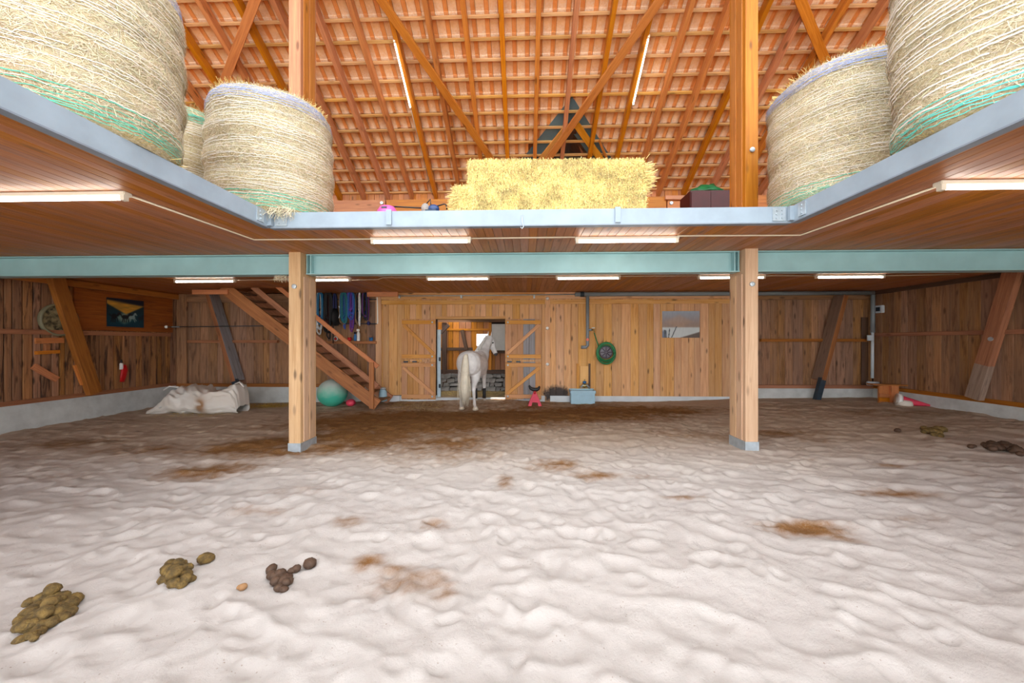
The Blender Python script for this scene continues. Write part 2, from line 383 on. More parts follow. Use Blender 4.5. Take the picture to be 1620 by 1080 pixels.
nn = fbm(GX*3.2+7, GY*4.2, 5, 33); nf = fbm(GX*16, GY*18, 3, 44)
nh = fbm(GX*1.1+3, GY*2.2+1, 4, 55)
DM = np.clip(sstep(.16, .82, DM*(.35+.75*nn+.55*nh)+(nf-.5)*.35*np.clip(DM*3, 0, 1)), 0, 1)
# browner tone setting in gradually towards the back
TINT = np.clip(.75*sstep(4.2, 8.2, GY+.9*(n1-.5)), 0, 1)
ny, nx = GX.shape
V = np.stack([GX, GY, HT], -1).reshape(-1, 3); idx = np.arange(ny*nx).reshape(ny, nx)
Fq = np.stack([idx[:-1, :-1], idx[:-1, 1:], idx[1:, 1:], idx[1:, :-1]], -1).reshape(-1, 4)
C = np.stack([DM, TINT, np.zeros_like(DM), np.ones_like(DM)], -1).reshape(-1, 4)
m, nt, b = newmat('riding_sand'); va = nt.nodes.new('ShaderNodeVertexColor'); va.layer_name = 'Col'
sp = nt.nodes.new('ShaderNodeSeparateColor'); nt.links.new(va.outputs[0], sp.inputs[0]); tc = nt.nodes.new('ShaderNodeTexCoord')
g1 = noise(nt, tc.outputs['Object'], 60, 3, .7); g2 = noise(nt, tc.outputs['Object'], 5, 4)
pale = mixc(nt, g2, S(176, 169, 164), S(192, 186, 181))
mid = mixc(nt, g2, S(172, 148, 122), S(192, 170, 144))
pal = mixc(nt, sp.outputs[1], pale, mid)
dmp = mixc(nt, g2, S(106, 70, 34), S(144, 104, 60))
fac = math_(nt, 'MULTIPLY', sp.outputs[0], math_(nt, 'MULTIPLY_ADD', g1, .7, .62)); 
cl = nt.nodes.new('ShaderNodeClamp'); nt.links.new(fac, cl.inputs[0])
colr = mixc(nt, cl.outputs[0], pal, dmp)
vo = nt.nodes.new('ShaderNodeTexVoronoi'); vo.inputs['Scale'].default_value = 26; nt.links.new(tc.outputs['Object'], vo.inputs['Vector'])
spk = math_(nt, 'MULTIPLY', ramp(nt, vo.outputs['Distance'], [(.08, (1, 1, 1, 1)), (.16, (0, 0, 0, 1))]), ramp(nt, g2, [(.5, (0, 0, 0, 1)), (.6, (.7, .7, .7, 1))]))
colr = mixc(nt, math_(nt, 'MULTIPLY', spk, .75), colr, S(120, 92, 66))
nt.links.new(colr, b.inputs['Base Color']); b.inputs['Roughness'].default_value = .95; b.inputs['Specular IOR Level'].default_value = .1
bump(nt, b, noise(nt, tc.outputs['Object'], 38, 8, .8), .75, .016)
MT['sand'] = m
fl = npmesh('floor', V, Fq, 'sand', None, C, smooth=True); struct(fl, 'pale riding sand trodden into hoof prints, brown where damp, shade painted at the sides', 'floor')
MT['ground'] = simple('yard_gravel', S(190, 184, 172), .9, 0, .15, 2)
g = MB().bb((-60, -60, -.6), (60, 60, -.36)).build('ground', 'ground', center=False); struct(g, 'pale gravel yard outside the hall', 'ground')
# ------------------------------------------------------------------ walls
def bx(px): return atY(px, 541, YB).x
def bz(py): return H+(CY-py)/F*(YB*cs)             # near the middle of the wall
ZTOP = ZC-.0
wb = MB()
xd0, xd1, zd = bx(690), bx(799), 2.56
wb.bb((XL-.2, YB+.12, -.4), (xd0, YB+.2, 6.9)); wb.bb((xd1, YB+.12, -.4), (XR+.2, YB+.2, 6.9)); wb.bb((xd0, YB+.12, zd), (xd1, YB+.2, 6.9))
wallb = wb.build('wall_back', 'backing'); struct(wallb, 'back wall of upright orange pine boards with the stable doorway', 'wall')
def vboards(parent, x0, x1, z0, z1, y, w, mat, ax='y', sgn=-1, t=.024, skip=None, jit=.25, gap=.005):
    """upright boards between x0..x1 on plane y (ax='y') or along y on plane x (ax='x')"""
    x = x0
    while x < x1-.03:
        ww = min(w*random.uniform(1-jit, 1+jit), x1-x)
        if x1-(x+ww) < .05: ww = x1-x
        c = x+ww/2; dz = random.uniform(-.006, .006); tt = t+random.choice((0, .004, .008))
        zz0 = z0(c) if callable(z0) else z0
        zz0 = round(zz0, 2)
        if ax == 'y': board('board', parent, (c, y-tt/2, zz0), (c, y-tt/2, z1), ww-gap, tt, mat, n=(0, -1, 0))
        else: board('board', parent, (y-sgn*-tt/2, c, zz0), (y-sgn*-tt/2, c, z1), ww-gap, tt, mat, n=(sgn, 0, 0))
        x += ww
xm0, xm1 = bx(597), bx(1178)
zmid = .14
vboards(wallb, xm0, xd0, zmid, ZTOP, YB, .225, 'wall'); vboards(wallb, xd1, xm1, zmid, ZTOP, YB, .23, 'wall')
vboards(wallb, xd0, xd1, zd, ZTOP, YB, .21, 'wall')
vboards(wallb, XL, xm0, .42, ZTOP, YB+.1, .25, 'wall_side'); vboards(wallb, xm1, XR, .42, ZTOP, YB+.1, .26, 'wall_side')
# concrete plinths
c = MB().bb((XL-.1, YB-.02, -.5), (xm0, YB+.14, .38)).build('baseboard_back', 'conc'); struct(c, 'grey concrete kerb under the back wall behind the stairs', 'baseboard')
c = MB().bb((xm0, YB-.06, -.5), (xd0, YB+.14, .12)); c.bb((xd1, YB-.03, -.5), (xm1, YB+.14, .14)); c.bb((xd0, YB-.02, -.5), (xd1, YB+.14, .05)); c.bb((bx(617), YB-.12, -.5), (bx(634), YB-.05, .13))
c = c.build('baseboard_middle', 'concw'); struct(c, 'white concrete kerb below the middle boards and stable door sill', 'baseboard')
c = MB().bb((xm1, YB-.02, -.5), (XR+.1, YB+.14, .40)).build('baseboard_corner', 'conc'); struct(c, 'blue-grey concrete kerb beneath the dark far corner boards', 'baseboard')
# timber sills, rails and head plates on the back wall
board('sill', wallb, (XL, YB, .43), (xm0, YB, .43), .1, .1, 'brace'); board('sill', wallb, (xm1, YB, .45), (XR, YB, .45), .1, .1, 'brace')
zr = 1.8+(541-539)/600*11.7
a = atY(298, 540, YB); e = atY(440, 540, YB); board('rail', wallb, (a.x, YB, a.z), (e.x, YB, e.z), .09, .1, 'brace')
a = atY(1203, 538, YB); e = atY(1376, 538, YB); board('rail', wallb, (a.x, YB, a.z), (e.x, YB, e.z), .09, .1, 'brace')
board('head_plate', wallb, (xm0+.1, YB-.05, 3.24), (bx(863), YB-.05, 3.24), .2, .05, 'wall'); board('head_plate', wallb, (bx(870), YB-.05, 3.24), (xm1, YB-.05, 3.24), .2, .05, 'wall')
board('head_plate', wallb, (xm0, YB-.04, 3.04), (bx(862), YB-.04, 3.04), .13, .04, 'wall'); board('head_plate', wallb, (bx(870), YB-.04, 3.04), (xm1, YB-.04, 3.04), .13, .04, 'wall')
board('head_plate', wallb, (XL+.1, YB+.02, 3.2), (xm0, YB+.02, 3.2), .26, .06, 'wall_side'); board('head_plate', wallb, (xm1, YB+.02, 3.2), (XR, YB+.02, 3.2), .22, .06, 'wall_side')
# upright frame posts in the wall
for px, wpx in ((600, 9), (866, 8), (288, 16)):
    y = YB-.05 if px > 500 else YB
    board('upright', wallb, (bx(px), y, -.1 if px > 500 else .45), (bx(px), y, ZC), wpx/600*YB, .06, 'wall' if px > 500 else 'wall_side')
for i, py in enumerate((472, 519, 576)):                # white insulator knobs
    p = atY(866, py, YB-.09); k = MB().lathe(p, [(.045, .03), (.05, .0), (.045, -.03), (.02, -.045)], 14, 'y').build('insulator', 'white', wallb, True)
# upper back wall (loft): boards and wall plate
UW = 'raft'
vboards(wallb, XL, XR, 5.6, 6.75, YB+.1, .19, 'raft')
p = atY(830, 313, 11.55)
xx = [XL, bx(615), bx(1050), XR]
for i in range(3): board('wall_plate', wallb, (xx[i]+.02, 11.62, 5.98), (xx[i+1]-.02, 11.62, 5.98), .4, .16, 'raft')
for px in (604, 1062): q = atY(px, 321, 11.52); MB().lathe((q.x, q.y, q.z), [(.05, .01), (.05, -.02)], 10, 'y').build('bolt', 'galv', wallb)
# side walls
def sidewall(name, X, sgn, mat, label):
    ridge = 4.4; zr = roofz(ridge)+.2
    poly = [(X, YFRONT, -.5), (X, YB+.2, -.5), (X, YB+.2, roofz(YB+.2)+.05), (X, ridge, zr), (X, YFRONT, 6.3)]
    o = MB().prism([Vector(p)+Vector((sgn*.04, 0, 0)) for p in poly], (sgn*.12, 0, 0)).build(name, 'backing'); struct(o, label, 'wall')
    return o
wl = sidewall('wall_left', XL, -1, 'wall_left', 'side wall of rough dark-streaked boards with waney edges')
wr = sidewall('wall_right', XR, 1, 'wall_side', 'side wall of weathered brown boards with a diagonal brace')
vboards(wl, 5.4, YB, .46, ZC, XL, .17, 'wall_left', 'x', 1, .03, jit=.35, gap=.022)
vboards(wr, 5.4, YB, .48, ZC, XR, .2, 'wall_side', 'x', -1, .026, jit=.25)
board('board', wl, (XL, -2.9, 1.9), (XL, 5.38, 1.9), 2.85, .03, 'wall_left', n=(1, 0, 0)); board('board', wr, (XR, -2.9, 1.9), (XR, 5.38, 1.9), 2.85, .03, 'wall_side', n=(-1, 0, 0))
for X, sgn, nm, lb in ((XL, 1, 'baseboard_left', 'long grey concrete kerb below the dark-streaked side wall'), (XR, -1, 'baseboard_right', 'pale blue-grey concrete kerb below the weathered side wall')):
    o = MB().bb((X+sgn*.06, YFRONT, -.6), (X-sgn*.12, YB+.05, .42)).build(nm, 'conc'); struct(o, lb, 'baseboard')
board('sill', wl, (XL+.03, 2, .47), (XL+.03, YB, .47), .1, .1, 'brace', n=(1, 0, 0)); board('sill', wr, (XR-.03, 2, .47), (XR-.03, YB, .47), .1, .1, 'brace', n=(-1, 0, 0))
a = atX(1390, 533, XR-.05)
board('rail', wl, (XL+.08, 2, 2.03), (XL+.08, YB-.3, 2.03), .11, .1, 'brace', n=(1, 0, 0)); board('rail', wr, (XR-.08, 2, 2.02), (XR-.08, YB-.1, 2.02), .1, .1, 'brace', n=(-1, 0, 0))
board('head_plate', wr, (XR-.06, 2, 3.27), (XR-.06, YB, 3.27), .1, .06, 'darkwood', n=(-1, 0, 0)); board('head_plate', wl, (XL+.08, 2, 3.24), (XL+.08, YB, 3.24), .16, .1, 'ceil', n=(1, 0, 0))
# ------------------------------------------------------------------ ceiling under the loft
ceil = MB().bb((XL-.1, YFRONT, ZC+.03), (-XE-.1, YB+.1, ZD-.004)); ceil.bb((XE+.1, YFRONT, ZC+.03), (XR+.1, YB+.1, ZD-.004)); ceil.bb((-XE-.1, YE+.1, ZC+.03), (XE+.1, 11.9, ZD-.004))
ceil = ceil.build('ceiling', 'ceil'); struct(ceil, 'underside of the hay loft, long brown tongue-and-groove planks', 'ceiling')
x = XL
while x < XR:
    w = .125; y0 = YFRONT if abs(x+w/2) > XE else YE+.08
    y1 = 10.62 if -8.6 < x < -6.9 else YB+.05
    board('ceiling_plank', ceil, (x+w/2, y0, ZC+.012), (x+w/2, y1, ZC+.012), w-.004, .03, 'ceil', n=(0, 0, -1)); x += w
# ------------------------------------------------------------------ roof
roof = MB(); rid = 4.4
def rp(x, y, off): return (x, y, roofz(y)+off)
DX0, DX1, DXC, DY0 = atR(822, 262).x-.1, atR(972, 262).x+.1, atR(903, 200).x, atR(903, 200).y
roof.prism([rp(XL-.3, 12.35, .16), rp(DX0, 12.35, .16), rp(DX0, rid, .16), rp(XL-.3, rid, .16)], (0, 0, .05))
roof.prism([rp(DX1, 12.35, .16), rp(XR+.3, 12.35, .16), rp(XR+.3, rid, .16), rp(DX1, rid, .16)], (0, 0, .05))
roof.prism([rp(DX0, DY0, .16), rp(DX1, DY0, .16), rp(DX1, rid, .16), rp(DX0, rid, .16)], (0, 0, .05))
roof.prism([rp(DX0, 12.35, .16), rp(DXC-1.1, 12.35, .16), rp(DXC, DY0, .16), rp(DX0, DY0, .16)], (0, 0, .05)); roof.prism([rp(DX1, 12.35, .16), rp(DX1, DY0, .16), rp(DXC, DY0, .16), rp(DXC+1.1, 12.35, .16)], (0, 0, .05))
zr = roofz(rid)+.16
def fs(y): return zr+(6.3-zr)*(rid-y)/(rid+3.4)
LY0, LY1 = -1.2, 3.7                                     # translucent panels added to the unseen front slope for overhead light
roof.prism([(XL-.3, rid, zr), (XR+.3, rid, zr), (XR+.3, LY1, fs(LY1)), (XL-.3, LY1, fs(LY1))], (0, 0, .06)); roof.prism([(XL-.3, LY0, fs(LY0)), (XR+.3, LY0, fs(LY0)), (XR+.3, -3.4, 6.3), (XL-.3, -3.4, 6.3)], (0, 0, .06))
roof = roof.build('roof', simple('roof_cover', S(150, 92, 62), .9)); struct(roof, 'orange clay tile roof seen from below with rafters and battens', 'roof')
m, nt, b = newmat('added_light_panel'); tb = nt.nodes.new('ShaderNodeBsdfTranslucent'); tb.inputs[0].default_value = (.86, .88, .9, 1); nt.links.new(tb.outputs[0], nt.nodes['Material Output'].inputs[0]); MT['panel'] = m
for i in range(7):
    xa = XL+.2+i*3.06; MB().add([(xa, LY1, fs(LY1)+.03), (xa+3.0, LY1, fs(LY1)+.03), (xa+3.0, LY0, fs(LY0)+.03), (xa, LY0, fs(LY0)+.03)], [(0, 1, 2, 3)]).build('added_light_panel', 'panel', roof)
RX0 = -2.01; RSP = .765
k0 = int((XL-RX0)/RSP); k1 = int((XR-RX0)/RSP)
nrm = Vector((0, RS, 1)).normalized()                    # outward roof normal
rx = []
for k in range(k0, k1+1):
    x = RX0+k*RSP; rx.append(x)
    a = Vector((x, 11.95, roofz(11.95)))-nrm*.1; e = Vector((x, rid+.1, roofz(rid+.1)))-nrm*.1
    board('rafter', roof, a, e, .10, .2, 'raft', n=-nrm)
BY = [11.82-.353*k for k in range(21)]
HOLE = [atR(905, 152), atR(818, 262), atR(975, 262)]
for y in BY:
    board('batten', roof, Vector((XL, y, roofz(y)))+nrm*.025, Vector((XR, y, roofz(y)))+nrm*.025, .055, .05, 'batt', n=-nrm)
# clay tiles
MT['tile'] = None
m, nt, b = newmat('clay_tile'); tc = nt.nodes.new('ShaderNodeTexCoord'); va = nt.nodes.new('ShaderNodeVertexColor'); va.layer_name = 'Col'; ge = nt.nodes.new('ShaderNodeNewGeometry')
n_ = noise(nt, ge.outputs['Position'], 7, 4); n2_ = noise(nt, ge.outputs['Position'], 26, 4, .7)
cl_ = ramp(nt, n_, [(.3, S(212, 148, 84)), (.7, S(236, 184, 126))])
sp = nt.nodes.new('ShaderNodeSeparateColor'); nt.links.new(va.outputs[0], sp.inputs[0])
cl_ = mixc(nt, math_(nt, 'MULTIPLY', sp.outputs[0], ramp(nt, n2_, [(.25, (.15, .15, .15, 1)), (.65, (.95, .95, .95, 1))])), cl_, S(240, 222, 204))
cl_ = mixc(nt, sp.outputs[1], cl_, S(222, 134, 52))
nt.links.new(cl_, b.inputs['Base Color']); b.inputs['Roughness'].default_value = .85; bump(nt, b, n2_, .3, .006)
MT['tile'] = m
TW, TL = .285, .44
def tile_geo():
    prof = [(TW-x_, z_) for x_, z_ in [(.004, .0), (.182, .0), (.19, .022), (.255, .022), (.262, -.002), (.281, -.002)]]
    rows = [0, .1, .115, .30, TL]; vs = []; col = []; fs = []
    for top in (0, 1):
        for r, y in enumerate(rows):
            zo = -.012 if r <= 1 else 0
            for x, z in prof:
                vs.append((x, y, z+zo+.014*top)); pan = x > TW-.186
                wh = (.95 if r <= 1 else .75 if r == 2 else .22) if pan else (.4 if r < 2 else .05)
                col.append((wh, 0 if pan else .6, 0, 1))
    n = len(prof); m_ = len(rows)
    for top in (0, 1):
        for r in range(m_-1):
            for i in range(n-1):
                q = [top*n*m_+r*n+i, top*n*m_+r*n+i+1, top*n*m_+(r+1)*n+i+1, top*n*m_+(r+1)*n+i]
                fs.append(q if top else q[::-1])
    for i in range(n-1): fs.append((i, i+1, n*m_+i+1, n*m_+i))
    for r in range(m_-1):
        fs.append((r*n, n*m_+r*n, n*m_+(r+1)*n, (r+1)*n)); fs.append((r*n+n-1, (r+1)*n+n-1, n*m_+(r+1)*n+n-1, n*m_+r*n+n-1))
    return np.array(vs), np.array(fs), np.array(col)
TV, TF, TC = tile_geo()
ev = Vector((0, -1, RS)).normalized(); tilt = math.radians(3.2)
ex_ = Vector((-1, 0, 0)); ey_ = (ev*math.cos(tilt)+nrm*math.sin(-tilt)*1).normalized(); ez_ = ex_.cross(ey_)*1
RT = Matrix((ex_, ey_, ez_)).transposed()
def intri(x, y):
    P = [(h.x, h.y) for h in HOLE]; s = [(P[(i+1) % 3][0]-P[i][0])*(y-P[i][1])-(P[(i+1) % 3][1]-P[i][1])*(x-P[i][0]) for i in range(3)]
    return all(v >= 0 for v in s) or all(v <= 0 for v in s)
tme = None; restV = []; restF = []; restC = []; nind = 0; cand = []
for y in BY:
    x = XL-.1
    while x < XR:
        cand.append((x, y)); x += TW
def tvis(x, y):
    p = Vector((x+.14, y-.2, roofz(y-.2))); dxc = p.x*cs+p.y*sn; dyc = -p.x*sn+p.y*cs
    u = CX+F*dxc/dyc; v = CY-F*(p.z-H)/dyc
    return (-v > 0 and False) or (v < -22 and 1) or (u < 260 and 2) or (u > 1400 and 2) or 0
vis = [(y, abs(x), x) for x, y in cand if tvis(x, y) == 0 and not intri(x+.14, y-.2)]
vis.sort(); pick = {(round(x, 3), round(y, 3)) for y, _, x in vis[:298]}
RTn = np.array(RT)
for x, y in cand:
    if intri(x+.14, y-.15) and intri(x+.14, y-.3): continue
    o_ = Vector((x+TW, y+.03, roofz(y+.03)))+nrm*.082
    if (round(x, 3), round(y, 3)) in pick:
        if tme is None:
            tme = bpy.data.meshes.new('roof_tile'); tme.from_pydata(TV.tolist(), [], TF.tolist()); tme.materials.append(MT['tile'])
            at_ = tme.color_attributes.new('Col', 'FLOAT_COLOR', 'POINT'); at_.data.foreach_set('color', TC.astype(np.float32).ravel()); tme.update()
        o = bpy.data.objects.new('roof_tile', tme); COL.objects.link(o); o.rotation_euler = RT.to_euler(); o.location = o_-wloc(roof); o.parent = roof
    else:
        restV.append(TV @ RTn.T+np.array(o_)); restF.append(TF+len(restV[0])*(len(restV)-1)); restC.append(TC)
npmesh('roof_tiles', np.concatenate(restV), np.concatenate(restF), 'tile', roof, np.concatenate(restC), kind='stuff')
# diagonal wind braces under the rafters
for (x0, y0, x1, y1, ext) in ((603, 0, 780, 256, .5), (1044, 0, 863, 258, .5), (404, 0, 350, 142, .6), (1266, 0, 1316, 122, .6)):
    a = atR(x0, y0, -.29); e = atR(x1, y1, -.29); a = a-(e-a)*ext; e = e+(e-a)*.18
    board('wind_brace', roof, a, e, .17, .07, 'raft', n=-nrm)
board('purlin', roof, (XL, 6.6, roofz(6.6)-.42), (XR, 6.6, roofz(6.6)-.42), .3, .24, 'raft', n=(0, 0, -1))
board('ridge_beam', roof, (XL, rid, roofz(rid)-.35), (XR, rid, roofz(rid)-.35), .3, .2, 'raft', n=(0, 0, -1))
# dormer: blue-grey valley flashing, dormer rafters, dark gable behind
dm = thing('dormer', 'small dormer opening with blue-grey valley flashing above the straw bales', 'dormer', atR(900, 262)); dm['kind'] = 'structure'
ap = atR(905, 152, .062); il = atR(818, 262, .062); ir = atR(975, 262, .062)
ic = atR(903, 206, .062); il2 = atR(862, 262, .062); ir2 = atR(944, 262, .062)
def lo(p, q, s): return p+(q-p)*s
MB().prism([ap, lo(ap, il, 1.5), lo(ic, il2, 2.0), ic], nrm*.012).build('valley_flashing', 'slate', dm)
MB().prism([ap, ic, lo(ic, ir2, 2.0), lo(ap, ir, 1.5)], nrm*.012).build('valley_flashing', 'slate', dm)
for q0, q1 in (((900, 196), (836, 276)), ((912, 196), (968, 276))):
    a = atR(*q0, .0); e = atR(*q1, .0); board('dormer_rafter', dm, a-nrm*.03, e-nrm*.03, .17, .05, 'rail', n=-nrm)
for q0, q1 in (((948, 222), (968, 270)),): board('dormer_strut', dm, atR(*q0, -.05), atR(*q1, -.05), .06, .06, 'raft', n=-nrm)
# gable roof of the dormer running out behind
board('dormer_ridge', dm, (ic.x, ic.y-.05, ic.z-.02), (ic.x, ic.y+2.3, ic.z-.02), .3, .06, 'darkwood', n=(0, 0, 1))
gz = ic.z-.05
for sg in (-1, 1):
    e = il2 if sg < 0 else ir2; d = Vector((e.x-ic.x, 0, e.z-ic.z))*2.2; p0 = Vector((ic.x, ic.y+.1, gz))
    q0 = Vector((ic.x, ic.y+.03, ic.z)); q1 = lo(ic, e, 1.9)+Vector((0, .03, 0)); MB().prism([q0, q0+Vector((0, 2.3, 0)), q1+Vector((0, 2.3-(q1.y-q0.y), 0)), q1], (0, 0, .05)).build('dormer_roof', 'darkwood', dm)
gy0 = ic.y+2.0; d = il2-ic; e = ir2-ic
xx0 = ic.x+d.x*1.9; 
i_ = 0; xb = ic.x-1.5
while xb < ic.x+1.5:
    top = gz-abs(xb+.07-ic.x)*abs(d.z/d.x)*.9
    board('gable_board', dm, (xb+.07, gy0, gz-2.4), (xb+.07, gy0, max(top, gz-2.3)), .135, .03, 'darkwood'); xb += .14
# ------------------------------------------------------------------ steel edge beams of the loft
def edge_beam(name, a, b, label, brackets=()):
    t = thing(name, label, 'beam', a, None); a = Vector(a); b = Vector(b); d = (b-a).normalized(); n = Vector((0, 0, 1)).cross(d)
    if abs(d.x) > .5: inn = Vector((0, 1, 0))
    else: inn = Vector((-1, 0, 0)) if a.x < 0 else Vector((1, 0, 0))
    m_ = MB(); m_.prism([a+Vector((0, 0, -.2)), a, a+inn*.012, a+inn*.012+Vector((0, 0, -.2))], b-a); m_.build('web', 'steel', t)
    MB().prism([a+inn*.013, a+inn*.09, a+inn*.09+Vector((0, 0, -.012)), a+inn*.013+Vector((0, 0, -.012))], b-a).build('top_flange', 'steel', t)
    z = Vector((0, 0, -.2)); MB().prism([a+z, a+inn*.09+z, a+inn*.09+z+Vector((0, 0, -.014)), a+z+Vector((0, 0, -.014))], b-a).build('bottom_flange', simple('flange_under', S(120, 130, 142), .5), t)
    for p in brackets:
        q = a+d*p; MB().box(q-inn*.012+Vector((0, 0, -.085)), (.07, .024, .2) if abs(d.x) > .5 else (.024, .07, .2)).build('bracket', 'steel', t)
    return t
ft = edge_beam('edge_beam', (-XE, YE, ZD), (XE, YE, ZD), 'grey steel channel across the loft front under the straw bales', (1.62, 4.63))
lt = edge_beam('edge_beam', (-XE, YFRONT, ZD), (-XE, YE, ZD), 'grey steel loft edge running back under the blue-banded round bales')
rt = edge_beam('edge_beam', (XE, YFRONT, ZD), (XE, YE, ZD), 'grey steel loft edge running back under the teal-netted big bale')
for sg, t in ((-1, lt), (1, rt)):                        # bolted corner plates
    cx = sg*(XE-.16); MB().box((cx, YE-.008, ZD-.1), (.16, .014, .17)).build('corner_plate', 'galv', ft)
    MB().box((sg*(XE-.02), YE-.035, ZD-.1), (.07, .05, .18)).build('corner_stub', 'steel', ft)
    for dz in (-.05, -.1, -.15):
        for dx in (-.035, .035): MB().lathe((cx+dx, YE-.02, ZD+dz), [(.012, .008), (.012, -.008)], 8, 'y').build('bolt', 'galv', ft)
    MB().box((sg*(XE-.008), YE-.2, ZD-.1), (.014, .12, .16)).build('corner_plate', 'galv', t)
    for dz in (-.05, -.1, -.15): MB().lathe((sg*(XE-.02), YE-.2, ZD+dz), [(.012, .008), (.012, -.008)], 8, 'x').build('bolt', 'galv', t)
# hanging hook below the front edge
q = atY(826, 352, YE-.02); tag(MB().tube([q+Vector((0, 0, .1)), q, q+Vector((.02, 0, -.05)), q+Vector((0, 0, -.08)), q+Vector((-.02, 0, -.06))], .006, 6).build('wire_hook', 'galv', None, True), 'thin wire hook hanging from the middle of the loft front beam', 'hook')
# ------------------------------------------------------------------ posts and the blue-green girders
YP = 6.35
xlp = (atY(457, 541, YP).x+atY(475, 541, YP).x)/2; xrp = (atY(1179, 541, YP).x+atY(1200, 541, YP).x)/2
for xp, lab, side in ((xlp, 'square pine post rising past the blue-banded bale, stairs behind it', 1), (xrp, 'square pine post with its steel shoe, reedy landscape picture on the wall behind', -1)):
    zb = sandz(xp, YP)
    t = thing('timber_post', lab, 'post', (xp, YP+.24, zb))
    w = .205
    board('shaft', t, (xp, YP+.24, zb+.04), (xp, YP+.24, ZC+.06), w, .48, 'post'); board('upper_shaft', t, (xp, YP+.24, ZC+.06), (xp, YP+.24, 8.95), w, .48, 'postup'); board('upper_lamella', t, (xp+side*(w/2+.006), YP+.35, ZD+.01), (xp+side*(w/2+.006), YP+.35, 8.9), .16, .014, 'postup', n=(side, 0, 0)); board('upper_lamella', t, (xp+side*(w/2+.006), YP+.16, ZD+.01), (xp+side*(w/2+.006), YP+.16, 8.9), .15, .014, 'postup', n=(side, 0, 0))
    for k_ in (.1, .3): pass
    MB().bb((xp-w/2-.008, YP-.01, zb-.25), (xp+w/2+.008, YP+.49, zb+.15)).build('steel_shoe', 'galv', t)
    board('side_lamella', t, (xp+side*(w/2+.006), YP+.16, zb+.16), (xp+side*(w/2+.006), YP+.16, 2.93), .01+.14, .014, 'post', n=(side, 0, 0))
    board('side_lamella', t, (xp+side*(w/2+.006), YP+.35, zb+.16), (xp+side*(w/2+.006), YP+.35, 2.93), .16, .014, 'post', n=(side, 0, 0))
    MB().lathe((xp, YP-.012, 2.75), [(.04, .014), (.04, -.012), (.02, -.018)], 12, 'y').build('bolt', 'galv', t)
    MB().lathe((xp, YP-.012, 4.95), [(.04, .014), (.04, -.012), (.02, -.018)], 12, 'y').build('bolt', 'galv', t)
def girder(x0, x1, label, plate=()):
    t = thing('steel_girder', label, 'girder', ((x0+x1)/2, YP+.24, 2.97))
    zb, zt, yc = 2.98, ZC-.01, YP+.24
    MB().bb((x0, yc-.012, zb+.014), (x1, yc+.012, zt-.014)).build('web', 'steelblue', t)
    MB().bb((x0, yc-.11, zb), (x1, yc+.11, zb+.016)).build('bottom_flange', 'steelblue', t)
    MB().bb((x0, yc-.11, zt-.016), (x1, yc+.11, zt)).build('top_flange', 'steelblue', t)
    for xq in plate: MB().bb((xq-.008, yc-.105, zb+.016), (xq+.008, yc+.105, zt-.016)).build('stiffener', 'steelblue', t)
    return t
girder(XL+.05, xlp-.105, 'dull blue-green I-beam running from the dark-streaked wall to its post')
girder(xlp+.12, xrp-.12, 'light blue-green I-beam spanning between the two posts', (xlp+.135, xlp+.2, xrp-.135, xrp-.2))
girder(xrp+.105, XR-.05, 'dull blue-green I-beam running from its post to the weathered wall')
# ------------------------------------------------------------------ fluorescent lamps
def lamp(c, ang, L, label, group, size=1.0, n=(0, 0, -1)):
    t = thing('fluorescent_lamp', label, 'lamp', c, group)
    s_ = size
    MB().box((c[0], c[1], c[2]-.02*s_), (L, .085*s_, .04*s_)).build('housing', 'lampbody', t, bevel=.006)
    MB().tube([(c[0]-L/2+.05, c[1]-.012, c[2]-.066*s_), (c[0]+L/2-.05, c[1]-.012, c[2]-.066*s_)], .017*s_, 10).build('tube', 'tube', t, True)
    for sg in (-1, 1): MB().box((c[0]+sg*(L/2-.03), c[1]-.012, c[2]-.062*s_), (.045, .05*s_, .055*s_)).build('end_cap', 'lampbody', t)
    return t
def lampat(px0, px1, py, label):
    Y = 1.48*600/(541-py); Y0 = Y
    a = atZ(px0, py, H+1.48); e = atZ(px1, py, H+1.48); lamp(((a.x+e.x)/2, (a.y+e.y)/2, ZC-.003), 0, abs(e.x-a.x), label, 'strip lamps under the loft')
lampat(586, 746, 382, 'white strip lamp by the loft edge, above the horse')
lampat(910, 1072, 381, 'white strip lamp by the loft edge, above the hose reel')
p = atZ(203, 313, H+1.48); lamp((p.x-.75, p.y, ZC-.003), 0, 1.5, 'cream strip lamp nearest the loft edge under the big blue-banded bale', 'strip lamps under the loft')
p = atZ(1482, 297, H+1.48); lamp((p.x+.75, p.y, ZC-.003), 0, 1.5, 'cream strip lamp nearest the loft edge under the teal-netted bale', 'strip lamps under the loft')
for a_, b_, py, lb in ((275, 375, 445, 'dim strip lamp over the white bag'), (455, 556, 443, 'strip lamp beside the post, over the hanging ropes'), (674, 775, 441, 'strip lamp in the rear row, over the stable door'),
                   (879, 981, 440, 'strip lamp in the rear row, over the grey drain pipe'), (1104, 1209, 439, 'strip lamp half hidden behind the post'), (1290, 1397, 438, 'strip lamp in the rear row, over the leaning brace with its steel foot')):
    lampat(a_, b_, py, lb)
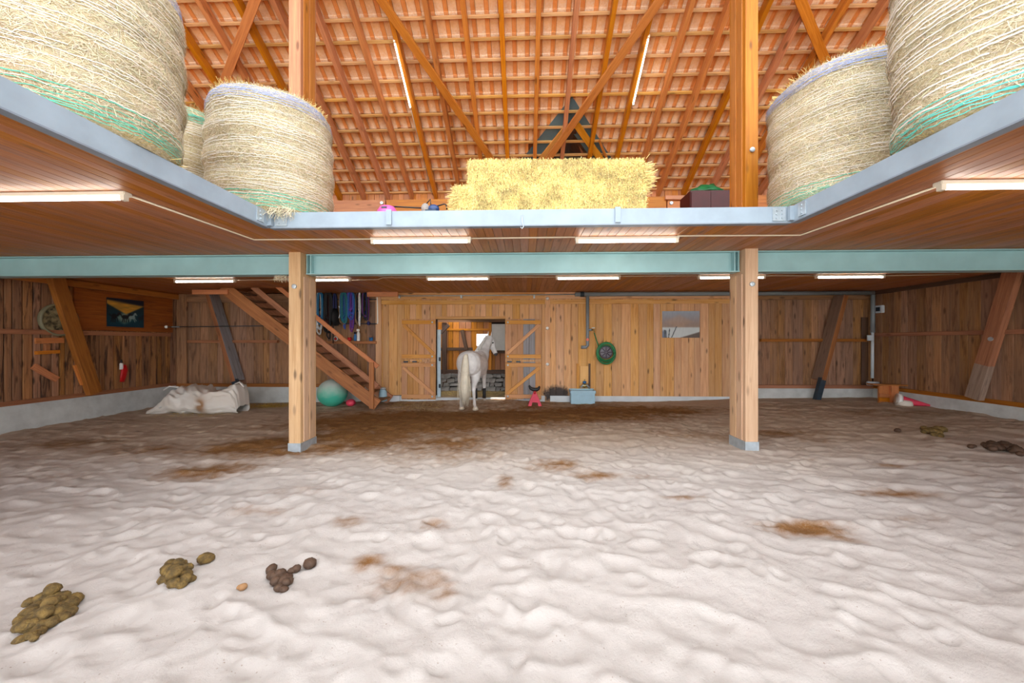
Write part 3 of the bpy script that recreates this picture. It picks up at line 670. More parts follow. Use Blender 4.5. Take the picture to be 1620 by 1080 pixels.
# roof tubes along rafters
for (x0, y0, x1, y1, lb) in ((624, 62, 650, 170, 'thin strip lamp on a rafter with its cable running down to the wall plate'), (1026, 55, 1001, 165, 'thin strip lamp on a rafter above the dormer flashing')):
    a = atR(x0, y0, -.18); e = atR(x1, y1, -.18); t = thing('rafter_lamp', lb, 'lamp', a, 'strip lamps on the rafters')
    board('housing', t, a, e, .06, .05, 'lampbody', n=-nrm); off = -nrm*.045
    MB().tube([a+off+(e-a)*.04, e+off-(e-a)*.04], .015, 8).build('tube', 'tube', t, True)
    for q in (a+(e-a)*.015, e-(e-a)*.015): MB().box(q+off, (.04, .04, .045)).build('end_cap', 'lampbody', t)
def conduit(pts, r, label, mat='cord', name='cable_conduit'):
    return tag(MB().tube(pts, r, 6).build(name, mat, None, True), label, 'conduit')
zc = ZC-.018
A = lambda px, py: atZ(px, py, zc)
conduit([A(204, 309), A(402, 379), A(586, 378)], .011, 'cream conduit angling from the lamp under the big bale to the front lamp')
conduit([A(746, 377), A(910, 375)], .011, 'cream conduit joining the two front strip lamps')
conduit([A(1072, 373), A(1266, 372), A(1482, 295)], .011, 'cream conduit bending towards the lamp under the teal-netted bale')
conduit([A(556, 443), A(598, 442), A(606, 439), A(674, 439)], .009, 'thin conduit from the rope lamp with a small jog')
conduit([A(775, 438), A(879, 438)], .009, 'thin conduit between the door lamp and the pipe lamp')
conduit([A(981, 437), A(1104, 436)], .009, 'thin conduit between the pipe lamp and the lamp behind the post')
conduit([A(1209, 436), A(1290, 436)], .009, 'thin conduit from the post lamp to the corner lamp')
conduit([A(1397, 436), A(1518, 434)], .009, 'thin conduit running on from the corner lamp')
conduit([A(375, 443), A(456, 442)], .009, 'thin conduit from the lamp over the bag to the post')
pts = [atR(650, 172, -.16), atR(656, 196, -.17), atR(684, 308, -.18)]
conduit(pts, .012, 'pale cable running down a rafter below its strip lamp')
# ------------------------------------------------------------------ straw and hay bales
def ucol(n, base, var=.18):
    b_ = np.array(base[:3]); k = RNG.normal(1, var, (n, 1)); t = RNG.normal(0, .04, (n, 3)); return np.clip(b_*k+t*b_, 0.02, .98)
CRE = S(204, 194, 166); STR = S(212, 189, 120)
MT['bale'] = None
def balemat(name, a_, b_, c_):
    m, nt, b = newmat(name); tc = nt.nodes.new('ShaderNodeTexCoord')
    n1_ = noise(nt, vmath(nt, 'MULTIPLY', tc.outputs['Object'], (1, 1, 3.0)), 34, 4, .75, .6); n2_ = noise(nt, tc.outputs['Object'], 3.0, 3)
    c1 = ramp(nt, n1_, [(.28, c_), (.5, b_), (.66, a_)]); c1 = mixc(nt, math_(nt, 'MULTIPLY', n2_, .35), c1, b_)
    nt.links.new(c1, b.inputs['Base Color']); b.inputs['Roughness'].default_value = .85; bump(nt, b, n1_, .6, .02); return m
MT['bale'] = balemat('hay_bale', S(214, 205, 180), S(186, 170, 132), S(116, 98, 66))
MT['strawbale'] = balemat('straw_bale', S(208, 188, 130), S(182, 154, 88), S(116, 86, 38))
MT['netw'] = simple('white_net', S(222, 221, 216), .5, 0, .02); MT['netb'] = simple('blue_net', S(130, 146, 190), .5, 0, .1); MT['netg'] = simple('green_net', S(70, 176, 150), .5, 0, .1); MT['nett'] = simple('teal_net', S(70, 196, 184), .5, 0, .1)
def round_bale(cx, cy, r, h, label, nst, seed, top='netb', bot='netg', nbot=7, ntop=8, white=1.0, lean=(0, 0), wl_=.035):
    t = thing('round_bale', label, 'bale', (cx, cy, ZD), 'round bales on the loft')
    rg = np.random.default_rng(seed); nA = 120; zs = np.concatenate([[0, .015, .05], np.linspace(.1, h-.14, 26), [h-.09, h-.05, h-.02, h-.004, h]])
    def rad(a, z):
        zz = np.clip(z/h, 0, 1); k = r*(1-.03*(2*zz-1)**2)
        k = k-.10*np.clip((z-(h-.16))/.16, 0, 1)**2.2-.05*np.clip((.07-z)/.07, 0, 1)**2
        return k+.018*np.sin(3*a+seed)+.012*np.sin(5*a+z*4+seed*2)+.012*np.sin(z*17+seed)+.02*(vnoise(a*6+seed, z*7)-.5)
    A_ = np.linspace(0, 2*np.pi, nA, endpoint=False); V = []; 
    for z in zs:
        rr = rad(A_, np.full_like(A_, z)); V.append(np.stack([rr*np.cos(A_)+lean[0]*z, rr*np.sin(A_)+lean[1]*z, np.full_like(A_, z)], -1))
    for f in (.7, .3): V.append(np.stack([rad(A_, np.full_like(A_, h))*f*np.cos(A_)+lean[0]*h, rad(A_, np.full_like(A_, h))*f*np.sin(A_)+lean[1]*h, np.full_like(A_, h+.02)], -1))
    V = np.array(V).reshape(-1, 3); nr = len(V)//nA; i = np.arange(nA)
    Fq = np.concatenate([np.stack([k*nA+i, k*nA+(i+1) % nA, (k+1)*nA+(i+1) % nA, (k+1)*nA+i], -1) for k in range(nr-1)])
    org = np.array([cx, cy, ZD]); npmesh('body', V+org, Fq, 'bale', t, smooth=True, loc=(cx, cy, ZD))
    # loose straw lying under the net
    n = nst; a = rg.random(n)*2*np.pi; z = rg.random(n)**.95*h; rr = rad(a, z)+rg.random(n)*.012
    P = np.stack([rr*np.cos(a)+lean[0]*z, rr*np.sin(a)+lean[1]*z, z], -1); T = np.stack([-np.sin(a), np.cos(a), 0*a], -1); U = np.array([0, 0, 1.0]); R_ = np.stack([np.cos(a), np.sin(a), 0*a], -1)
    th = rg.normal(0, .9, n); D = T*np.cos(th)[:, None]+U*np.sin(th)[:, None]+R_*(rg.normal(.05, .12, n))[:, None]
    cc = np.clip(np.array(CRE[:3])*rg.normal(1, .22, (n, 1))*(1+rg.normal(0, .05, (n, 3))), .03, .95)
    P = P-D*.04; P[:, 2] = np.clip(P[:, 2], .13, None); strands('straw', P+org, D, R_, rg.uniform(.03, .095, n), rg.uniform(.0018, .0042, n), cc, t, loc=(cx, cy, ZD))
    # tufts along the rim and the foot
    n = 900; a = rg.random(n)*2*np.pi; up = rg.random(n) < .75; z = np.where(up, h-.02, .02); rr = rad(a, z)-.01
    P = np.stack([rr*np.cos(a)+lean[0]*z, rr*np.sin(a)+lean[1]*z, z], -1); R_ = np.stack([np.cos(a), np.sin(a), 0*a], -1)
    D = R_*rg.normal(.5, .3, n)[:, None]+np.stack([rg.normal(0, .5, n), rg.normal(0, .5, n), np.where(up, .35, -.25)+rg.normal(0, .3, n)], -1)
    cc = np.clip(np.array(STR[:3])*rg.normal(.95, .2, (n, 1)), .03, .95)
    D[:, 2] = np.where(up, D[:, 2], np.abs(D[:, 2])*.2); strands('loose_straw', P+org, D, np.cross(D, R_+.01), rg.uniform(.04, .12, n), rg.uniform(.003, .006, n), cc, t, loc=(cx, cy, ZD))
    # net threads, ribbons round the bale
    def threads(name, z0, z1, k, mat, w, cover=1.0):
        Vs = []; Fs = []; off = 0
        for zc_ in np.linspace(z0, z1, k):
            zz = zc_+.006*np.sin(A_*rg.integers(3, 9)+rg.random()*6)+.004*rg.normal(0, 1, nA)+.012*math.sin(zc_*31); rr = rad(A_, zz)+.012
            q = np.stack([rr*np.cos(A_)+lean[0]*zz, rr*np.sin(A_)+lean[1]*zz, zz], -1); ww = w*rg.uniform(.7, 1.3)
            Vs += [q-[0, 0, ww/2], q+[0, 0, ww/2]]
            keep = i if cover >= 1 else i[(vnoise(A_*3.0+zc_*50, A_*0+zc_*9, seed) < cover)]
            Fs.append(np.stack([off+keep, off+(keep+1) % nA, off+nA+(keep+1) % nA, off+nA+keep], -1)); off += 2*nA
        npmesh(name, np.concatenate(Vs)+org, np.concatenate(Fs), mat, t, loc=(cx, cy, ZD), kind='stuff')
    threads('top_net_band', h-.24, h-.06, ntop, top, .008); threads('net_wrap', .2, h-.26, int((h-.45)/wl_), 'netw', .0055*white, .62); threads('bottom_net_band', .04, .22, nbot, bot, .008)
    return t
round_bale(-3.725, 5.52, .79, 1.66, 'round hay bale on the loft corner in front of a post', 26000, 2)
round_bale(-4.15, 3.32, .81, 1.72, 'huge round hay bale, blue net band on top, largest on its side', 32000, 3)
round_bale(-5.42, 5.78, .8, 1.68, 'round bale with a green top band squeezed behind two bales', 5000, 5, 'netg', 'netg')
round_bale(4.23, 5.22, .8, 1.70, 'yellowish round hay bale beside a post, smaller of its pair', 26000, 7, white=.9)
round_bale(4.2, 3.33, .81, 1.9, 'huge round straw bale with thick white net and teal bottom threads', 30000, 11, 'nett', 'nett', 7, 3, 1.9, wl_=.045)
# straw caught at the loft corner
n = 260; P = np.stack([RNG.uniform(-3.52, -3.05, n), RNG.uniform(4.86, 4.98, n), RNG.uniform(ZD-.02, ZD+.06, n)], -1)
D = np.stack([RNG.normal(0, .4, n), RNG.normal(-.35, .3, n), RNG.normal(-.8, .5, n)], -1)
o = strands('straw_tuft', P, D, np.tile([0, -1.0, 0], (n, 1)), RNG.uniform(.05, .16, n), RNG.uniform(.003, .005, n), ucol(n, CRE), None, loc=(-3.3, 4.95, ZD)); tag(o, 'wisps of hay hanging over the loft corner below a bale', 'straw')
# rectangular straw bales stacked on the loft front
def rect_bale(x0, x1, z0, z1, y0, y1, label, seed, sh=0):
    t = thing('straw_bale', label, 'bale', ((x0+x1)/2, (y0+y1)/2, z0), 'rectangular straw bales stacked on the loft front'); rg = np.random.default_rng(seed)
    nx_, nz_ = 26, 12; us = np.linspace(x0, x1, nx_); zs_ = np.linspace(z0, z1, nz_); ys_ = np.linspace(y0, y1, 16)
    m_ = MB(); m_.bb((x0+.01, y0+.01, z0+.003), (x1-.01, y1-.01, z1-.006)); o = m_.build('body', 'strawbale', t)
    bm = bmesh.new(); bm.from_mesh(o.data); bmesh.ops.subdivide_edges(bm, edges=bm.edges, cuts=9, use_grid_fill=True)
    for v in bm.verts:
        if v.co.z > .02: v.co += Vector((rg.normal(0, .008), rg.normal(0, .012), rg.normal(0, .006)))
    bm.to_mesh(o.data); bm.free()
    lx, lz, ly = x1-x0, z1-z0, y1-y0
    n = 5200; P = np.stack([x0+rg.random(n)*lx, y0-rg.random(n)*.015+0*rg.random(n), z0+rg.random(n)*lz], -1)
    D = np.stack([rg.normal(0, .35, n), -np.abs(rg.normal(.25, .2, n)), rg.normal(0, 1, n)], -1); N_ = np.tile([0, -1.0, 0], (n, 1)); D /= np.linalg.norm(D, axis=1, keepdims=True)
    L = rg.uniform(.03, .085, n); 
    P2 = P-D*L[:, None]/2; P2[:, 2] = np.clip(P2[:, 2], z0+.005, z1+.01); pt = vnoise(P[:, 0]*7, P[:, 2]*11, seed)[:, None]; cc = np.clip(np.array(STR[:3])*rg.normal(1, .26, (n, 1))*(.62+.7*pt)*(1+rg.normal(0, .05, (n, 3))), .04, .9)
    strands('straw', P2, D, N_, L, rg.uniform(.0035, .007, n), cc, t, loc=((x0+x1)/2, (y0+y1)/2, z0))
    n = 2600; f = rg.random(n); side = rg.integers(0, 3, n)                # top and both ends
    P = np.stack([np.where(side == 0, x0+f*lx, np.where(side == 1, x0, x1)), y0+rg.random(n)*ly*.8, np.where(side == 0, z1, z0+f*lz)], -1)
    O_ = np.stack([np.where(side == 0, 0, np.where(side == 1, -1, 1)), 0*f, np.where(side == 0, 1.0, 0)], -1); D = O_*np.abs(rg.normal(.5, .3, n))[:, None]+rg.normal(0, .5, (n, 3)); D[:, 1] -= .2
    cc = np.clip(np.array(STR[:3])*rg.normal(1, .17, (n, 1)), .05, .97)
    strands('loose_straw', P-D*.02, D, np.cross(D, O_+.013), rg.uniform(.03, .075, n), rg.uniform(.003, .006, n), cc, t, loc=((x0+x1)/2, (y0+y1)/2, z0))
    for q in (.3, .72):
        x = x0+lx*q; MB().tube([(x, y0-.012, z0+.004), (x, y0-.02, (z0+z1)/2), (x, y0-.012, z1+.004), (x, y1, z1+.004)], .0025, 4).build('twine', simple('twine', S(214, 200, 150), .7), t)
    return t
sx = lambda px: atY(px, 300, 5.1).x
z1_ = ZD+.355; z2_ = z1_+.35
for i, (p0, p1, lb) in enumerate(((718, 822, 'bottom straw bale at the end nearest the pink tub, its end splayed'), (824, 922, 'middle straw bale of the bottom layer'), (924, 1021, 'bottom straw bale at the end nearest the dark red cabinet'))):
    rect_bale(sx(p0), sx(p1), ZD, z1_, 5.09, 5.6, lb, 20+i)
for i, (p0, p1, lb) in enumerate(((741, 840, 'top straw bale at the end nearest the pink tub'), (842, 936, 'middle straw bale of the top layer, under the dormer'), (938, 1018, 'top straw bale at the end nearest the dark red cabinet, with a bulging end'))):
    rect_bale(sx(p0), sx(p1), z1_+.002, z2_-.012*i, 5.1, 5.62, lb, 30+i)
# splayed straw at both ends of the stack
for px, sg, lb, zz in ((724, -1, 'loose splayed straw at the pink-tub end of the bale stack', ZD+.15), (1020, 1, 'tuft of straw bulging from the cabinet end of the stack', ZD+.46)):
    n = 1500; x = sx(px); P = np.stack([RNG.normal(x, .03, n), RNG.uniform(5.06, 5.5, n), np.clip(RNG.normal(zz, .075, n), ZD+.01, 9)], -1)
    D = np.stack([sg*np.abs(RNG.normal(.8, .4, n)), RNG.normal(-.1, .35, n), RNG.normal(.15 if sg > 0 else 0, .4, n)], -1)
    o = strands('straw_tuft', P, D, np.cross(D, np.tile([.1, .3, 1.0], (n, 1))), RNG.uniform(.05, .12, n), RNG.uniform(.003, .007, n), ucol(n, STR, .16), None, loc=(x, 5.2, ZD)); tag(o, lb, 'straw')
# ------------------------------------------------------------------ stable seen through the doorway
SX0, SX1, SY1, SZ, SC_ = -4.4, 1.6, 13.6, .06, 2.62
f = MB().bb((SX0, YB+.14, -.5), (SX1, SY1+.4, SZ)).build('floor_stable', simple('stable_floor', S(150, 128, 96), .95, 0, .3, 6, .4), center=False); struct(f, 'straw-littered stable floor beyond the doorway', 'floor')
ws = MB(); wx0, wz1, wx1, wz0 = atY(752, 528, SY1).x, atY(752, 528, SY1).z, atY(774, 546, SY1).x, atY(752, 547, SY1).z
ws.bb((SX0, SY1+.06, -.3), (wx0, SY1+.3, 2.9)); ws.bb((wx1, SY1+.06, -.3), (SX1, SY1+.3, 2.9)); ws.bb((wx0, SY1+.06, -.3), (wx1, SY1+.3, wz0)); ws.bb((wx0, SY1+.06, wz1), (wx1, SY1+.3, 2.9))
ws.bb((SX0-.1, YB+.2, -.3), (SX0, SY1+.3, 2.9)); ws.bb((SX1, YB+.2, -.3), (SX1+.1, SY1+.3, 2.9))
ws = ws.build('wall_stable', 'backing'); struct(ws, 'orange board wall of the stable with a bright window opening', 'wall')
cs_ = MB(); hx0, hx1, hy0, hy1 = -1.2, -.35, 12.9, 13.4  # unseen hole cut to throw a sun patch on the floor
cs_.bb((SX0-.1, YB+.2, SC_), (-3.9, SY1+.3, SC_+.08)); cs_.bb((-1.9, YB+.2, SC_), (hx0, SY1+.3, SC_+.08)); cs_.bb((hx1, YB+.2, SC_), (SX1+.1, SY1+.3, SC_+.08)); cs_.bb((hx0, YB+.2, SC_), (hx1, hy0, SC_+.08)); cs_.bb((hx0, hy1, SC_), (hx1, SY1+.3, SC_+.08))
cs_ = cs_.build('ceiling_stable', 'darkwood'); struct(cs_, 'dark joisted ceiling of the stable', 'ceiling')
MB().add([(-3.9, YB+.2, SC_+.04), (-1.9, YB+.2, SC_+.04), (-1.9, SY1+.3, SC_+.04), (-3.9, SY1+.3, SC_+.04)], [(0, 1, 2, 3)]).build('added_light_panel', 'panel', cs_)  # unseen translucent sheet added to brighten the stable
for y in (12.15, 12.55, 12.95, 13.35): board('joist', cs_, (SX0, y, SC_-.06), (SX1, y, SC_-.06), .1, .1, 'tread', n=(0, 0, -1))
x = SX0
MT['stboard'] = wood('stable_board', S(220, 146, 70), S(168, 98, 40), knot=.5, vary=.35)
pl = atY(778, 520, SY1).x
while x < SX1:
    w_ = random.uniform(.16, .24); c_ = x+w_/2
    if wx0-.02 < c_ < wx1+.02: board('board', ws, (c_, SY1, .72), (c_, SY1, wz0), w_-.012, .03, 'stboard'); board('board', ws, (c_, SY1, wz1), (c_, SY1, 2.6), w_-.012, .03, 'stboard')
    else: board('board', ws, (c_, SY1, .72), (c_, SY1, 2.6 if c_ < pl else 1.45), w_-.012, .03, 'stboard')
    x += w_
board('rail', ws, (SX0, SY1-.05, 1.55), (wx0-.1, SY1-.05, 1.55), .11, .08, 'darkwood'); board('rail', ws, (SX0, SY1-.05, .74), (SX1, SY1-.05, .74), .14, .14, 'darkwood')
board('rail', ws, (SX0, SY1-.05, 2.25), (wx1, SY1-.05, 2.25), .07, .06, 'stboard'); board('rail', ws, (pl-.2, SY1-.06, 1.44), (SX1, SY1-.06, 1.44), .08, .09, 'darkwood')
board('upright', ws, (atY(704, 540, SY1).x, SY1-.08, .1), (atY(704, 540, SY1).x, SY1-.08, 2.5), .16, .14, 'darkwood'); board('upright', ws, (pl-.05, SY1-.06, .7), (pl-.05, SY1-.06, 2.5), .1, .1, 'stboard')
a = atY(731, 522, SY1-.1); e = atY(738, 553, SY1-.1); board('strut', ws, a, e, .12, .08, 'darkwood'); a = atY(697, 527, 12.6); e = atY(710, 514, 12.6); board('strut', ws, a, e, .1, .08, 'darkwood')
MB().bb((pl, SY1-.03, 1.5), (SX1, SY1+.03, 2.45)).build('plaster_panel', 'plaster', ws)
# rubble stone plinth, stone by stone
rg = np.random.default_rng(4); z = SZ
for row in range(4):
    x = SX0+rg.uniform(0, .1)
    while x < .4:
        w_ = rg.uniform(.16, .36); h_ = .15
        if x > -3.2: 
            q = MB().box((x+w_/2, SY1-.08, z+h_/2), (w_-.015, .18, h_-.015)); 
            q.v = [tuple(np.array(v)+rg.normal(0, .018, 3)) for v in q.v]; q.build('stone', 'stone', ws, bevel=.012)
        x += w_
    z += .155
# inner door edge, daylight on it painted blue-white, and frame of the opening
tz = thing('door_jamb', 'metal edge of the open stable door, daylight painted in blue-white', 'door jamb', (bx(694), 11.9, .06)); tz['kind'] = 'structure'
MB().bb((atY(691, 541, 11.96).x, 11.95, .06), (atY(697, 541, 11.96).x, 12.02, 2.2)).build('edge', simple('jamb_daylight', S(206, 228, 240), .4), tz)
for z_ in (.35, 1.2): MB().bb((atY(694, 541, 11.93).x, 11.93, z_), (atY(697, 541, 11.93).x, 11.95, z_+.12)).build('hinge', 'dark', tz)
board('door_lintel', wallb, (xd0-.02, YB-.02, zd+.0), (xd1+.02, YB-.02, zd+.0), .08, .1, 'wall')
# hay on the stable floor
def floor_straw(x0, x1, y0, y1, n, label, seed, base=STR, zf=None, L=(.05, .14), bias=None):
    rg = np.random.default_rng(seed); px = rg.uniform(x0, x1, n) if bias is None else np.clip(rg.normal((x0+x1)/2, (x1-x0)/4, n), x0, x1); py = rg.uniform(y0, y1, n) if bias is None else np.clip(rg.normal((y0+y1)/2, (y1-y0)/4, n), y0, y1)
    pz = np.array([zf if zf is not None else sandz(a, b)+.006 for a, b in zip(px, py)])
    D = np.stack([rg.normal(0, 1, n), rg.normal(0, 1, n), np.abs(rg.normal(.05, .12, n))], -1); cc = np.clip(np.array(base[:3])*rg.normal(.9, .22, (n, 1)), .02, .95)
    o = strands('scattered_straw', np.stack([px, py, pz+rg.random(n)*.012], -1), D, np.tile([0, 0, 1.0], (n, 1))+rg.normal(0, .25, (n, 3)), rg.uniform(*L, n), rg.uniform(.004, .008, n), cc, None, loc=((x0+x1)/2, (y0+y1)/2, float(pz.min())))
    tag(o, label, 'straw'); return o
HAYC = S(196, 170, 104)
floor_straw(-3.4, .6, 12.15, 13.2, 2600, 'hay strewn over the stable floor behind the horse', 1, HAYC, SZ+.004, (.08, .2))
p = atY(432, 636, 11.1); floor_straw(p.x-.75, p.x+.6, 10.7, 11.5, 1500, 'heap of yellow straw by the kerb between the white bag and post', 2, S(206, 172, 84), None, bias=1)
floor_straw(-3.9, -2.4, 10.4, 11.5, 800, 'straw scattered at the foot of the stairs', 3, HAYC, None); floor_straw(-.3, 1.9, 10.9, 11.6, 240, 'sparse straw along the kerb by the feed trough', 4, HAYC, None, (.03, .09))
floor_straw(-9.6, -8.0, 9.4, 10.1, 260, 'straw around the white bag', 5, S(206, 180, 110), None)
# ------------------------------------------------------------------ stable doors, four leaves folded against the wall
def leaf(n_, p0, p1, y0, y1, mir, label, grey=()):
    a = atY(p0, y1, 11.72); b = atY(p1, y0, 11.72); x0, z0, x1, z1 = a.x, a.z, b.x, b.z; Y = 11.70
    t = thing('door_%d' % n_, label, 'stable door', ((x0+x1)/2, Y, z0), 'stable door leaves'); t['kind'] = 'structure'
    nb = 6; w_ = (x1-x0)/nb
    for i in range(nb): board('board', t, (x0+(i+.5)*w_, Y+.016, z0+.01), (x0+(i+.5)*w_, Y+.016, z1-.01), w_-.006, .03, 'greyboard' if i in grey else 'door')
    rz = .1; L_ = [z0+.11, z1-.11]
    for z in L_: board('rail', t, (x0+.01, Y-.018, z), (x1-.01, Y-.018, z), .115, .034, 'rail')
    s_, e_ = ((x0+.06, Y-.02, L_[1]-.08), (x1-.06, Y-.02, L_[0]+.08)) if not mir else ((x1-.06, Y-.02, L_[1]-.08), (x0+.06, Y-.02, L_[0]+.08))
    board('diagonal_brace', t, s_, e_, .1, .03, 'rail')
    for z in L_: 
        q = x1-.1 if not mir else x0+.08; MB().lathe((q, Y-.04, z), [(.03, .01), (.03, -.008), (.015, -.014)], 10, 'y').build('hinge_bolt', 'galv', t)
    return t
leaf(1, 636, 689.5, 504, 569, False, 'upper stable door leaf left of the opening, near the stairs'); t3 = leaf(2, 635.5, 689.5, 571.5, 632, False, 'lower stable door leaf left of the opening, near the stairs')
leaf(3, 799.5, 856, 504, 569, True, 'upper stable door leaf with grey weathered boards, right of the horse', (3, 4)); t4 = leaf(4, 799.5, 856.5, 571.5, 632, True, 'lower stable door leaf with grey weathered boards, behind the red stand', (3, 4))
for t, c_ in ((t3, 664), (t4, 828)):
    for dx in (-22, -8): q = atY(c_+dx, 572, 11.66); MB().box(q, (.14, .03, .04)).build('latch', 'dark', t)
# ------------------------------------------------------------------ the white horse
def resample(pts, rs, n):
    P = [Vector(p) for p in pts]; out = []; 
    R_ = [r if hasattr(r, '__len__') else (r, r) for r in rs]
    for i in range(n):
        u = i/(n-1)*(len(P)-1); k = min(int(u), len(P)-2); f = u-k
        p0, p1, p2, p3 = P[max(k-1, 0)], P[k], P[k+1], P[min(k+2, len(P)-1)]
        q = .5*((2*p1)+(p2-p0)*f+(2*p0-5*p1+4*p2-p3)*f*f+(3*p1-p0-3*p2+p3)*f**3)
        g = f*f*(3-2*f); out.append((q, R_[k][0]*(1-g)+R_[k+1][0]*g, R_[k][1]*(1-g)+R_[k+1][1]*g))
    return [o[0] for o in out], [o[1] for o in out], [o[2] for o in out]
hm = MB()
def limb(pts, rs, n=26, seg=18, up=(0, 1, 0)):
    P, a, b_ = resample(pts, rs, n); hm.tube(P, a, seg, True, b_, up=up)
def trunk_ring(y, xc, zc, hw, hh, n=28): 
    out = []
    for k in range(n):
        a = 2*math.pi*k/n; c, s = math.cos(a), math.sin(a)
        out.append((xc+hw*math.copysign(abs(c)**.92, c), y, zc+hh*math.copysign(abs(s)**.9, s)))
    return out
st = [(-.47, 0, 1.22, .05, .10), (-.45, 0, 1.2, .17, .2), (-.38, 0, 1.19, .275, .29), (-.26, 0, 1.19, .345, .33), (-.08, 0, 1.19, .355, .345), (.1, 0, 1.17, .30, .335), (.3, .01, 1.13, .325, .32), (.5, .02, 1.10, .335, .325), (.7, .02, 1.11, .31, .34), (.86, .02, 1.14, .27, .36), (1.0, .02, 1.16, .22, .32), (1.12, .02, 1.15, .15, .24), (1.2, .02, 1.14, .06, .12)]
rings = [trunk_ring(y, x, z, w_, h_) for y, x, z, w_, h_ in st]; n = 28
hm.add([p for r in rings for p in r], [(i*n+k, i*n+(k+1) % n, (i+1)*n+(k+1) % n, (i+1)*n+k) for i in range(len(rings)-1) for k in range(n)]+[tuple(range(n)), tuple((len(rings)-1)*n+k for k in range(n))])
for s_, sh in ((1, .0), (-1, .03)):                                   # hind legs
    x = .185*s_
    limb([(x*.55, -.16, 1.2), (x*.82, -.08, 1.0), (x*1.0, -.2, .82), (x*.98, -.33+sh, .64), (x*1.0, -.385+sh, .55), (x*1.02, -.375+sh, .46), (x*1.05, -.34+sh, .28), (x*1.06, -.32+sh, .165), (x*1.08, -.29+sh, .10), (x*1.1, -.25+sh, .055), (x*1.1, -.23+sh, .0)],
         [(.18, .2), (.15, .2), (.105, .14), (.062, .075), (.055, .068), (.044, .05), (.036, .04), (.045, .05), (.038, .042), (.055, .06), (.066, .072)], 40, 16, up=(1, 0, 0))
for s_, dy in ((1, .02), (-1, -.06)):                                   # fore legs
    x = .125*s_+.02
    limb([(x, .96+dy, 1.12), (x*1.05, .92+dy, .9), (x, .93+dy, .72), (x, .95+dy, .55), (x, .96+dy, .48), (x, .95+dy, .38), (x, .95+dy, .22), (x, .96+dy, .145), (x, .99+dy, .085), (x, 1.01+dy, .05), (x, 1.02+dy, 0)],
         [(.08, .18), (.075, .13), (.062, .085), (.052, .058), (.055, .06), (.038, .042), (.035, .038), (.044, .048), (.037, .04), (.052, .056), (.06, .066)], 36, 16, up=(0, 1, 0))
# neck turning to the right, head seen in profile
limb([(.02, .82, 1.22), (.02, 1.02, 1.36), (.05, 1.2, 1.53), (.11, 1.33, 1.69), (.18, 1.41, 1.82), (.24, 1.44, 1.89)], [(.17, .27), (.145, .27), (.115, .22), (.095, .18), (.085, .14), (.07, .10)], 26, 20, up=(1, 0, 0))
HA, HB = Vector((.19, 1.43, 1.935)), Vector((.39, 1.53, 1.365))       # poll to muzzle
hp = [HA+(HB-HA)*u for u in (0, .12, .3, .5, .7, .86, .95, 1.0)]; perp = Vector((1, .25, .35)).normalized()
sh_ = [-.01, -.015, -.03, -.022, -.008, .0, .0, .0]
hp = [p+perp*s for p, s in zip(hp, sh_)]
hm_r = [(.07, .075), (.10, .12), (.092, .15), (.075, .118), (.062, .085), (.058, .074), (.055, .066), (.03, .04)]
P, a_, b_ = resample(hp, hm_r, 26); hm.tube(P, a_, 18, True, b_, up=(.97, .2, .3))
for ex, ey in ((.055, -.05), (.15, .03)):                             # ears
    c = HA+Vector((ex-.08, ey, .0)); P = [c+Vector((0, 0, -.05)), c+Vector((0, 0, .02)), c+Vector((.004, .005, .08)), c+Vector((.01, .01, .155))]
    hm.tube(P, [.034, .04, .032, .006], 10, True, [.024, .026, .02, .006])
hz = 1.06
hme = bpy.data.meshes.new('horse_raw'); hme.from_pydata([(x, y, z*hz) for x, y, z in hm.v], [], hm.f); hme.update()
bm = bmesh.new(); bm.from_mesh(hme); bmesh.ops.recalc_face_normals(bm, faces=bm.faces); bm.to_mesh(hme); bm.free()
ho = bpy.data.objects.new('horse_raw', hme); COL.objects.link(ho)
r_ = ho.modifiers.new('r', 'REMESH'); r_.mode = 'VOXEL'; r_.voxel_size = .013
s_m = ho.modifiers.new('s', 'SMOOTH'); s_m.factor = .5; s_m.iterations = 6
dg = bpy.context.evaluated_depsgraph_get(); hb = bpy.data.meshes.new_from_object(ho.evaluated_get(dg), depsgraph=dg); bpy.data.objects.remove(ho)
hb.name = 'horse_body'; hb.polygons.foreach_set('use_smooth', [True]*len(hb.polygons))
m, nt, b = newmat('grey_coat'); tc = nt.nodes.new('ShaderNodeTexCoord'); n_ = noise(nt, tc.outputs['Object'], 5, 4); n2_ = noise(nt, vmath(nt, 'MULTIPLY', tc.outputs['Object'], (1, 1, .35)), 60, 3)
c1 = ramp(nt, n_, [(.35, S(208, 206, 204)), (.65, S(236, 235, 233))]); sx_ = nt.nodes.new('ShaderNodeSeparateXYZ'); nt.links.new(tc.outputs['Object'], sx_.inputs[0])
c1 = mixc(nt, ramp(nt, math_(nt, 'ADD', sx_.outputs[2], math_(nt, 'MULTIPLY', n_, .25)), [(.08, (.8, .8, .8, 1)), (.42, (0, 0, 0, 1))]), c1, S(206, 182, 158))
c1 = mixc(nt, math_(nt, 'MULTIPLY', n2_, .15), c1, S(180, 176, 172)); nt.links.new(c1, b.inputs['Base Color']); b.inputs['Roughness'].default_value = .6; bump(nt, b, n2_, .15, .004); MT['coat'] = m
for i in range(len(hb.materials)-1, -1, -1): hb.materials.pop(index=i)
hb.materials.append(MT['coat'])
HROT = math.radians(-8); HO = Vector((-1.52, 10.68, -.055))
horse = bpy.data.objects.new('horse', hb); COL.objects.link(horse); horse.location = HO; horse.rotation_euler = (0, 0, HROT)
tag(horse, 'white-grey horse seen from behind, standing in the stable doorway with its head turned', 'horse')
